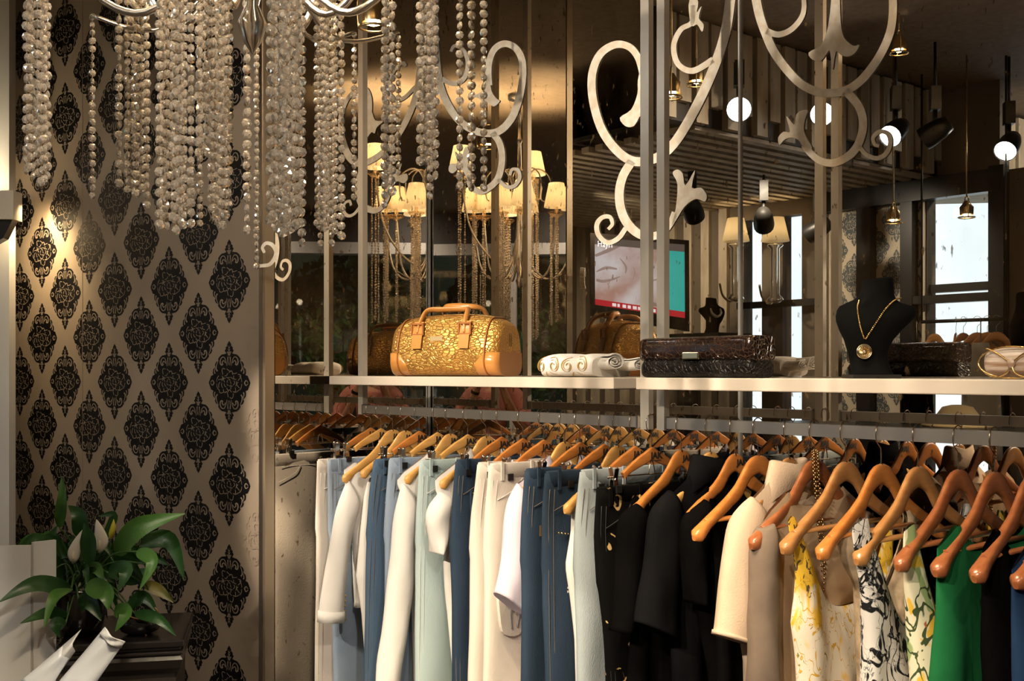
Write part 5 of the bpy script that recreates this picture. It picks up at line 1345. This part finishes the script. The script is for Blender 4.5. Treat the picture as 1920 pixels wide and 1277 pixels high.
# ================================================================ room seen in the mirror
def halogen(P, label):
    t = thing('halogen_spot', label, 'spotlight', P)
    b = MB(); b.tube([(0, 0, .06), (0, 0, CEIL - P.z)], .004, 6); b.build('cable', brass, t)
    b = MB(); b.tube(cr([(-.045, 0, -.05), (-.045, 0, .05), (0, 0, .065), (.045, 0, .05), (.045, 0, -.05)], 6), .0035, 6); b.build('bracket', brass, t)
    b = MB(); b.tube([(.042 * math.cos(a), .042 * math.sin(a), -.045) for a in [6.2832 * i / 20 for i in range(20)]], .004, 6, closed=True)
    b.lathe([(.034, -.03), (.036, .01), (.02, .03), (.012, .045)], 14, cap=False); b.build('ring', brass, t)
    b = MB(); b.ball((0, 0, -.022), .020, 10); b.build('bulb', M('halogen_glow', (1, .9, .7), .3, emit=((1, .80, .50), 45)), t)
    return t
for px, py, Y, lab in ((1305, 140, 5.0, 'small brass halogen spot on a stem under the dark ceiling, seen in the mirror'), (1685, 82, 5.3, 'small brass halogen spot near the ceiling line, seen in the mirror'),
                       (1675, 402, 5.9, 'brass halogen spot before the pale wallpaper, seen in the mirror'), (1812, 392, 6.0, 'brass halogen spot before the bright window, seen in the mirror')):
    halogen(seen_in_mirror(px, py, Y), lab)
halogen(at(700, 24, 3.42), 'small brass halogen spot hanging above the golden bag')

def mdir(d): d = Vector(d); return d - EV * (2 * d.dot(EV))
def can(px, py, Y, aim, lit, label):
    P = seen_in_mirror(px, py, Y); Pv = at(px, py, Y)
    d = mdir(aim(Pv)).normalized()
    t = thing('track_spotlight', label, 'spotlight', P)
    b = MB(); b.lathe([(.060, .0), (.062, -.03), (.055, -.10), (.040, -.15), (.0, -.155)], 16, 0, (0, 0, 0), d, cap=False); b.build('can', black, t)
    b = MB(); b.lathe([(0.0, -.006), (.056, -.006)], 20, 0, (0, 0, 0), d); b.build('lens', M('spot_glow', (1, 1, 1), .3, emit=((1, .97, .92), 26)) if lit else M('dark_lens', (.02, .02, .02), .1), t)
    top = -d * .07
    b = MB(); b.tube([(top.x, top.y, top.z), (top.x, top.y, top.z + .12)], .012, 8); b.box((top.x, top.y, top.z + .17), (.07, .05, .12)); b.tube([(top.x, top.y, top.z + .2), (top.x, top.y, CEIL - P.z)], .008, 6); b.build('yoke', black, t)
toc = lambda P: Vector((0, 0, EYE)) - P
for px, py, Y, aim, lit, lab in (
    (1385, 205, 5.3, toc, 1, 'black track spotlight shining straight at the seam, seen in the mirror'), (1541, 214, 5.6, toc, 1, 'black track spotlight glowing behind the scroll loop, seen in the mirror'),
    (1668, 256, 5.8, lambda P: Vector((-.9, -.8, -.75)), 1, 'black track spotlight tilted beside the small scroll curl, seen in the mirror'), (1884, 284, 6.0, lambda P: Vector((-.8, -.8, -.9)), 1, 'black track spotlight tilted at the right edge, seen in the mirror'),
    (1730, 262, 5.8, lambda P: Vector((-.9, .6, -.6)), 0, 'unlit black track spotlight turned away, seen in the mirror'), (1303, 408, 6.6, lambda P: Vector((.3, .6, -.5)), 0, 'unlit black spotlight above the television corner, seen in the mirror'),
    (1432, 424, 6.7, lambda P: Vector((.2, .8, -.4)), 0, 'unlit black spotlight before the lit wall lamps, seen in the mirror'), (1514, 440, 6.8, lambda P: Vector((-.7, .6, -.4)), 0, 'unlit black spotlight beside the mirrored posts, seen in the mirror')):
    can(px, py, Y, aim, lit, lab)

# ---- television
Yt = 7.4
TL, TR, BR, BL = [seen_in_mirror(x, y, Yt) for x, y in ((1106, 437), (1291, 451), (1292, 622), (1107, 592))]
tc_ = (TL + TR + BR + BL) / 4; tn_ = (TR - TL).cross(BL - TL).normalized()
toward = (N(1.5, 0, tc_.z) - tc_).normalized()
if tn_.dot(toward) < 0: tn_ = -tn_
tv = thing('television', 'flat television on the striped wall showing a close-up face, seen in the mirror', 'television', tc_)
def tvp(x, y, h):                          # x, y in 0..1 over the case
    p = (TL.lerp(TR, x)).lerp(BL.lerp(BR, x), y); return p - tc_ + tn_ * h
b = MB(); b.prism([(0, 0), (1, 0), (1, 1), (0, 1)], tvp, -.07, 0.0); b.build('case', black_gloss, tv, False)
b = MB()
for q in (((0, 0), (1, 0), (1, .05), (0, .05)), ((0, .86), (1, .86), (1, 1), (0, 1)), ((0, .05), (.045, .05), (.045, .86), (0, .86)), ((.955, .05), (1, .05), (1, .86), (.955, .86))): b.prism(list(q), tvp, 0, .012)
b.build('bezel', black_gloss, tv, False)
def glow(name, c1, c2, sc, st_):
    m = bpy.data.materials.new(name); m.use_nodes = True; nt = m.node_tree; bb = nt.nodes['Principled BSDF']
    bb.inputs['Base Color'].default_value = (0, 0, 0, 1); bb.inputs['Roughness'].default_value = .2; bb.inputs['Emission Strength'].default_value = st_
    tc = nt.nodes.new('ShaderNodeTexCoord'); n = nt.nodes.new('ShaderNodeTexNoise'); n.inputs['Scale'].default_value = sc; n.inputs['Detail'].default_value = 4; lk(nt, tc.outputs['Object'], n.inputs['Vector'])
    r = nt.nodes.new('ShaderNodeValToRGB'); r.color_ramp.elements[0].position = .35; r.color_ramp.elements[1].position = .65
    r.color_ramp.elements[0].color = (*c1, 1); r.color_ramp.elements[1].color = (*c2, 1); lk(nt, n.outputs['Fac'], r.inputs[0]); lk(nt, r.outputs[0], bb.inputs['Emission Color']); return m
b = MB(); b.prism([(.045, .05), (.72, .05), (.72, .80), (.045, .80)], tvp, .001, .003); b.build('screen', glow('screen_picture', (.34, .20, .17), (.52, .50, .54), 4.5, 1.25), tv, False)
b = MB(); b.prism([(.72, .13), (.955, .13), (.955, .80), (.72, .80)], tvp, .001, .003); b.build('screen_panel', glow('screen_teal', (.03, .40, .38), (.05, .46, .42), 3, 1.1), tv, False)
b = MB(); b.prism([(.045, .05), (.955, .05), (.955, .13), (.045, .13)], tvp, .0032, .0045); b.build('screen_bar', glow('screen_bar_glow', (.10, .08, .07), (.16, .13, .11), 3, 1.0), tv, False)
b = MB(); b.prism([(.045, .79), (.955, .79), (.955, .86), (.045, .86)], tvp, .001, .004); b.build('screen_ticker', glow('ticker_red', (.45, .02, .03), (.50, .03, .04), 3, 1.0), tv, False)
b = MB()
for pts in ([(.06, .56, .03), (.13, .565, .035), (.22, .53, .022), (.30, .485, .010)], [(.30, .27, .006), (.36, .36, .022), (.355, .44, .010)], [(.55, .68, .02), (.60, .74, .06), (.68, .76, .03)],
            [(.60, .50, .010), (.66, .475, .016), (.72, .455, .014)], [(.05, .27, .03), (.20, .18, .04), (.38, .06, .02)], [(.06, .46, .01), (.16, .40, .035), (.27, .40, .02)], [(.44, .36, .003), (.45, .43, .006), (.43, .50, .003)]):
    b.stroke(pts, tvp, .003, .0042)
b.build('face_lines', glow('screen_shadow', (.28, .19, .18), (.38, .29, .28), 6, 1.0), tv, False)
b = MB()
for i, w in enumerate((.05, .03, .045, .04, .05, .03, .06, .04, .03, .05)):
    x0 = .22 + .052 * i; b.prism([(x0, .808), (x0 + w * .8, .808), (x0 + w * .8, .845), (x0, .845)], tvp, .0041, .005)
b.build('ticker_lettering', glow('ticker_white', (.8, .7, .75), (.8, .75, .8), 3, 1.2), tv, False)
b = MB(); text_mesh(b, 'Hayri', .14, lambda x, y, h: tvp(.15 + x * .5, .155 - y * .72, h), 0, .0052); b.build('channel_lettering', M('lettering_glow', (1, 1, 1), .4, emit=((.75, .85, 1), 1.6)), tv, False)

# ---- wall lamps on the striped wall
for px, lab in ((1408, 'small shaded wall lamp with crystal column, left one of the pair, seen in the mirror'), (1482, 'small shaded wall lamp with crystal column, right one of the pair, seen in the mirror')):
    u_ = ufar(px); P = N(u_, far_v - .22, zfar(px, 456)); t = thing('wall_lamp', lab, 'wall lamp', P, RZ)
    b = MB(); b.lathe([(.095, 0), (.09, .02), (.058, .16)], 22, cap=False); b.build('lamp_shade', shade_m, t)
    b = MB(); b.ball((0, 0, .06), .02, 8); b.build('bulb', MATS['bulb_glow'], t)
    b = MB(); b.lathe([(.05, -.02), (.055, -.03), (.03, -.05), (.03, -.36), (.05, -.38), (.06, -.40), (0.001, -.42)], 14); b.build('column', crystal, t)
    b = MB(); b.tube(cr([(0, 0, -.38), (0, -.05, -.42), (0, -.14, -.38), (0, -.17, -.30)], 5) if False else cr([(0, 0, -.38), (0, .06, -.42), (0, .14, -.38), (0, .17, -.30)], 5), .008, 6); b.build('arm', brass, t)
    point(P + Vector((0, 0, .075)), 5.0, (1, .78, .45), .015)

# ---- rod with bare hangers before the bright window, side table with a hat
ra, rb = on_v(-3.35, 1728, 600)[0], on_v(-3.35, 1886, 600)[0]; zr_ = on_v(-3.35, 1800, 601)[1]
rd = thing('hanging_rod', 'thin dark rod with bare hangers before the bright window, seen in the mirror', 'clothes rail', N((ra + rb) / 2, 3.35), RZ)
b = MB(); b.tube([(-(rb - ra) / 2, 0, zr_), ((rb - ra) / 2, 0, zr_)], .010, 8); b.build('bar', black, rd)
b = MB()
for s in (-1, 1): b.tube([(s * (rb - ra) / 2, 0, zr_), (s * (rb - ra) / 2, 0, CEIL)], .006, 6)
b.build('suspension', black, rd)
for i, (px, dz) in enumerate(((1752, 0), (1792, 0), (1806, 0), (1832, 0), (1851, 0), (1868, 0))):
    u_ = on_v(-3.35, px, 600)[0]
    copy_tree(HANG[('coat', 'tan_wood')], N(u_, 3.35, zr_ + .012), RZ + R((-75, -20, 15, 68, 60, 75)[i]), 'bare hanger on the thin rod by the bright window, %s' % ('leftmost, edge on', 'second from left', 'third from left', 'fourth from left', 'fifth from left', 'rightmost')[i], 'bare hangers before the window')
for px, w, mat, lab in ((1835, .30, M('grey_sheer', (.42, .40, .36), .5), 'grey sheer blouse hanging before the bright window, seen in the mirror'), (1715, .26, C_BLACK, 'black dress hanging beside the bright window, seen in the mirror')):
    u_ = on_v(-3.2, px, 600)[0]; t = thing('blouse', lab, 'blouse', N(u_, 3.22), RZ + R(15))
    b = MB(); rings = []
    for i in range(14):
        k = i / 13; z = zr_ - .13 - .62 * k; hw = w * (.20 + .55 * min(1, k * 3.0)) * .5 + .02 * k
        rings.append([(hw * math.cos(a) * (1 + .05 * math.sin(5 * a + 4 * k)), .05 * math.sin(a), z) for a in [6.2832 * j / 20 for j in range(20)]])
    b.loft(rings); b.build('body', mat, t)
    b = MB(); b.tube([(0, 0, zr_ - .13), (0, 0, zr_)], .003, 6); b.build('hanger_hook', chrome, t)
tb_c = seen_in_mirror(1700, 800, 5.4); tz = tb_c.z
tb = thing('display_table', 'dark display table with a straw hat, seen in the mirror under the shelf', 'table', (tb_c.x, tb_c.y, 0), RZ)
b = MB(); b.box((0, 0, tz - .02), (1.5, .6, .04)); b.build('top', black, tb, False)
for sx in (-1, 1):
    for sy in (-1, 1): b = MB(); b.box((sx * .70, sy * .26, (tz - .04) / 2), (.05, .05, tz - .04)); b.build('leg', black, tb, False)
hp = seen_in_mirror(1795, 790, 5.4)
ht = thing('straw_hat', 'pale straw hat lying on the dark display table, seen in the mirror', 'hat', (hp.x, hp.y, tz))
b = MB(); b.lathe([(.17, .0), (.165, .012), (.10, .02), (.095, .06), (.07, .095), (.03, .105), (0.001, .106)], 28); b.build('straw', M('straw', (.46, .37, .22), .7, bump=('noise', 120, .4)), ht)
sb = seen_in_mirror(1336, 627, 6.8)
shl = thing('far_shelf', 'small dark shelf under the far bust, seen in the mirror', 'shelf', (sb.x, sb.y, 0), RZ)
b = MB(); b.box((0, .10, sb.z - .015), (.5, .3, .03)); b.build('board', black, shl, False)
b = MB(); b.box((0, .2, (sb.z - .03) / 2), (.06, .06, sb.z - .03)); b.build('support', black, shl, False)
copy_tree(bust, sb, R(60), 'black bust with a white collar necklace by the striped wall, seen in the mirror', 'jewellery busts')
nk2 = thing('necklace', 'broad white collar necklace on the far bust, seen in the mirror', 'necklace', sb, R(60))
b = MB(); b.tube(cr([(-.03, -.034, .155), (-.03, -.045, .125), (0, -.048, .105), (.03, -.045, .125), (.035, -.034, .155)], 6), [.006 + .008 * math.sin(math.pi * i / 24) for i in range(25)], 8, squash=.5); b.build('collar', M('white_beads', (.85, .8, .7), .3), nk2)

# ---- street trees behind the shopfront
leaf_t = M('tree_leaf', (0.11, 0.21, 0.045), .6, var=(3, (0.04, 0.09, 0.02), .4))
bark = M('bark', (.05, .035, .025), .9)
for i, (x, y, h, r_, lab) in enumerate(((-1.6, -4.9, 2.25, .92, 'dense dark green street tree left of the narrow shopfront bar'), (0.3, -4.9, 2.25, .92, 'dense dark green street tree behind the photographer'), (2.2, -4.9, 2.25, .92, 'dense dark green street tree right of the pale pillar'), (4.1, -4.9, 2.25, .92, 'dense dark green street tree at the far end of the shopfront'), (-3.5, -4.9, 2.25, .92, 'dense dark green street tree at the near end of the shopfront'))):
    t = thing('street_tree', lab, 'tree', (x, y, 0), 0, 'street trees outside the shopfront')
    b = MB(); b.tube(cr([(0, 0, 0), (.04, 0, .7), (-.03, .03, 1.3), (.02, 0, h)], 5), [.10 - .004 * k for k in range(16)], 9); b.build('trunk', bark, t)
    b = MB()
    for k in range(2200):
        a, e = rnd.uniform(0, 6.2832), rnd.uniform(-1, 1); q = r_ * rnd.uniform(.45, 1) ** .5
        c = Vector((q * math.cos(a) * math.sqrt(1 - e * e), .62 * q * math.sin(a) * math.sqrt(1 - e * e), h - .15 + 1.05 * q * e))
        d1 = Vector((rnd.uniform(-1, 1), rnd.uniform(-1, 1), rnd.uniform(-1, 1))).normalized(); d2 = d1.orthogonal().normalized(); s_ = rnd.uniform(.05, .10)
        j = len(b.v); b.v += [c - d1 * s_, c + d2 * s_ * .45, c + d1 * s_, c - d2 * s_ * .45]; b.face((j, j + 1, j + 2, j + 3), 0, True)
    b.build('crown', leaf_t, t, False)
b = MB(); b.box((1.0, -6.9, 3), (18, .2, 6)); struct(b, 'tree_backing', M('dark_backing', (.010, .018, .008), .9))  # dark sheet added behind the trees to block the bright sky

# ---- the photographer, seen small in the mirror corner
skin = M('skin', (.58, .33, .22), .5); shirt_m = M('pink_shirt', (.55, .22, .20), .8); hair_m = M('dark_hair', (.02, .014, .010), .6)
pers = thing('person', 'photographer in a pink shirt raising a black camera, seen in the mirror', 'person', (0, -.30, 0))
def skinned(name, pts, edges, radii, mat, parent, root=0, sub=2):
    me = bpy.data.meshes.new(name); me.from_pydata(pts, edges, []); me.materials.append(mat)
    o = bpy.data.objects.new(name, me); COL.objects.link(o); o.parent = parent
    m = o.modifiers.new('skin', 'SKIN'); 
    lay = me.skin_vertices[0] if me.skin_vertices else None
    if lay is None:
        return o, m
    for i, r__ in enumerate(radii): lay.data[i].radius = (r__ if isinstance(r__, tuple) else (r__, r__)); lay.data[i].use_root = (i == root)
    s = o.modifiers.new('subsurf', 'SUBSURF'); s.levels = sub; s.render_levels = sub
    return o, m
def person_mesh(name, mat, chains, parent):
    b = MB()
    for pts, rad, sq in chains: b.tube(cr(pts, 5), [lerp_tab([(i, r__) for i, r__ in enumerate(rad)], k / 5) for k in range((len(pts) - 1) * 5 + 1)], 16, squash=sq)
    o = b.build(name, mat, parent); rm = o.modifiers.new('remesh', 'REMESH'); rm.mode = 'VOXEL'; rm.voxel_size = .009; rm.use_smooth_shade = True
    sm = o.modifiers.new('smooth', 'SMOOTH'); sm.factor = .6; sm.iterations = 8
    return o
armL = [(-.17, .0, 1.36), (-.25, .05, 1.22), (-.24, .13, 1.12), (-.15, .20, 1.30), (-.085, .24, 1.47)]
armR = [(-x, y, z) for x, y, z in armL]
chains = [([(0, -.02, .92), (0, -.01, 1.10), (0, .0, 1.28), (0, -.01, 1.40), (0, 0, 1.46), (0, .02, 1.52)], [.15, .135, .165, .14, .06, .055], .68),
          ([(0, .02, 1.48), (0, .03, 1.55), (0, .04, 1.62), (0, .03, 1.69), (0, .02, 1.715)], [.055, .075, .082, .065, .02], 1.15),
          (armL, [.058, .050, .044, .036, .028], 1), (armR, [.058, .050, .044, .036, .028], 1),
          ([(-.09, -.02, .95), (-.10, .0, .50), (-.10, -.02, .10), (-.10, .0, .06)], [.095, .06, .042, .045], 1), ([(.09, -.02, .95), (.10, .0, .50), (.10, -.02, .10), (.10, .0, .06)], [.095, .06, .042, .045], 1),
          ([(-.10, -.03, .05), (-.10, .06, .04), (-.10, .14, .03)], [.045, .042, .03], .7), ([(.10, -.03, .05), (.10, .06, .04), (.10, .14, .03)], [.045, .042, .03], .7),
          ([(0, .105, 1.585), (0, .125, 1.565), (0, .108, 1.555)], [.010, .014, .010], 1)]
for s in (-1, 1):
    for k in range(4):
        zz = 1.475 + .020 * k
        chains.append(([(s * .085, .235, zz), (s * .078, .268, zz + .004), (s * .060, .282, zz + .005), (s * .040 - s * .004 * k, .280, zz + .003)], [.0115, .010, .0095, .008], 1))
    chains.append(([(s * .085, .23, 1.48), (s * .062, .215, 1.505), (s * .045, .222, 1.515)], [.013, .011, .009], 1))
person_mesh('body', skin, chains, pers)
b = MB(); b.ball((0, .012, 1.645), .092, 18, 0, (.92, 1.0, .95)); b.build('hair', hair_m, pers)
person_mesh('shirt', shirt_m, [([(0, -.02, .93), (0, -.01, 1.10), (0, .0, 1.28), (0, -.01, 1.40), (0, 0, 1.45)], [.165, .15, .178, .152, .075], .72), ([(-.10, 0, 1.38)] + armL[:3], [.08, .074, .066, .060], 1), ([(.10, 0, 1.38)] + armR[:3], [.08, .074, .066, .060], 1)], pers)
person_mesh('trousers', M('dark_trousers', (.03, .035, .05), .8), [([(-.085, -.02, .96), (-.10, .0, .50), (-.10, -.02, .10)], [.115, .075, .06], 1), ([(.085, -.02, .96), (.10, .0, .50), (.10, -.02, .10)], [.115, .075, .06], 1), ([(0, -.02, .88), (0, -.02, 1.0)], [.14, .155], .72)], pers)
b = MB(); d_ = (Vector(armR[4]) - Vector(armR[3])).normalized(); b.lathe([(.035, -.012), (.038, 0), (.035, .012)], 18, 0, Vector(armR[3]).lerp(Vector(armR[4]), .55), d_, cap=False); b.build('wrist_watch', black_gloss, pers)
pcam = thing('photo_camera', 'black camera held by the photographer, seen in the mirror', 'camera', (0, -.075, EYE - .01))
b = MB(); b.box((0, 0, 0), (.13, .05, .09)); b.box((0, 0, .055), (.05, .045, .03)); b.build('camera_body', black, pcam, False)
b = MB(); b.lathe([(.034, .024), (.034, .045), (.030, .048)], 20, 0, (0, 0, 0), (0, 1, 0)); b.build('lens', black_gloss, pcam)
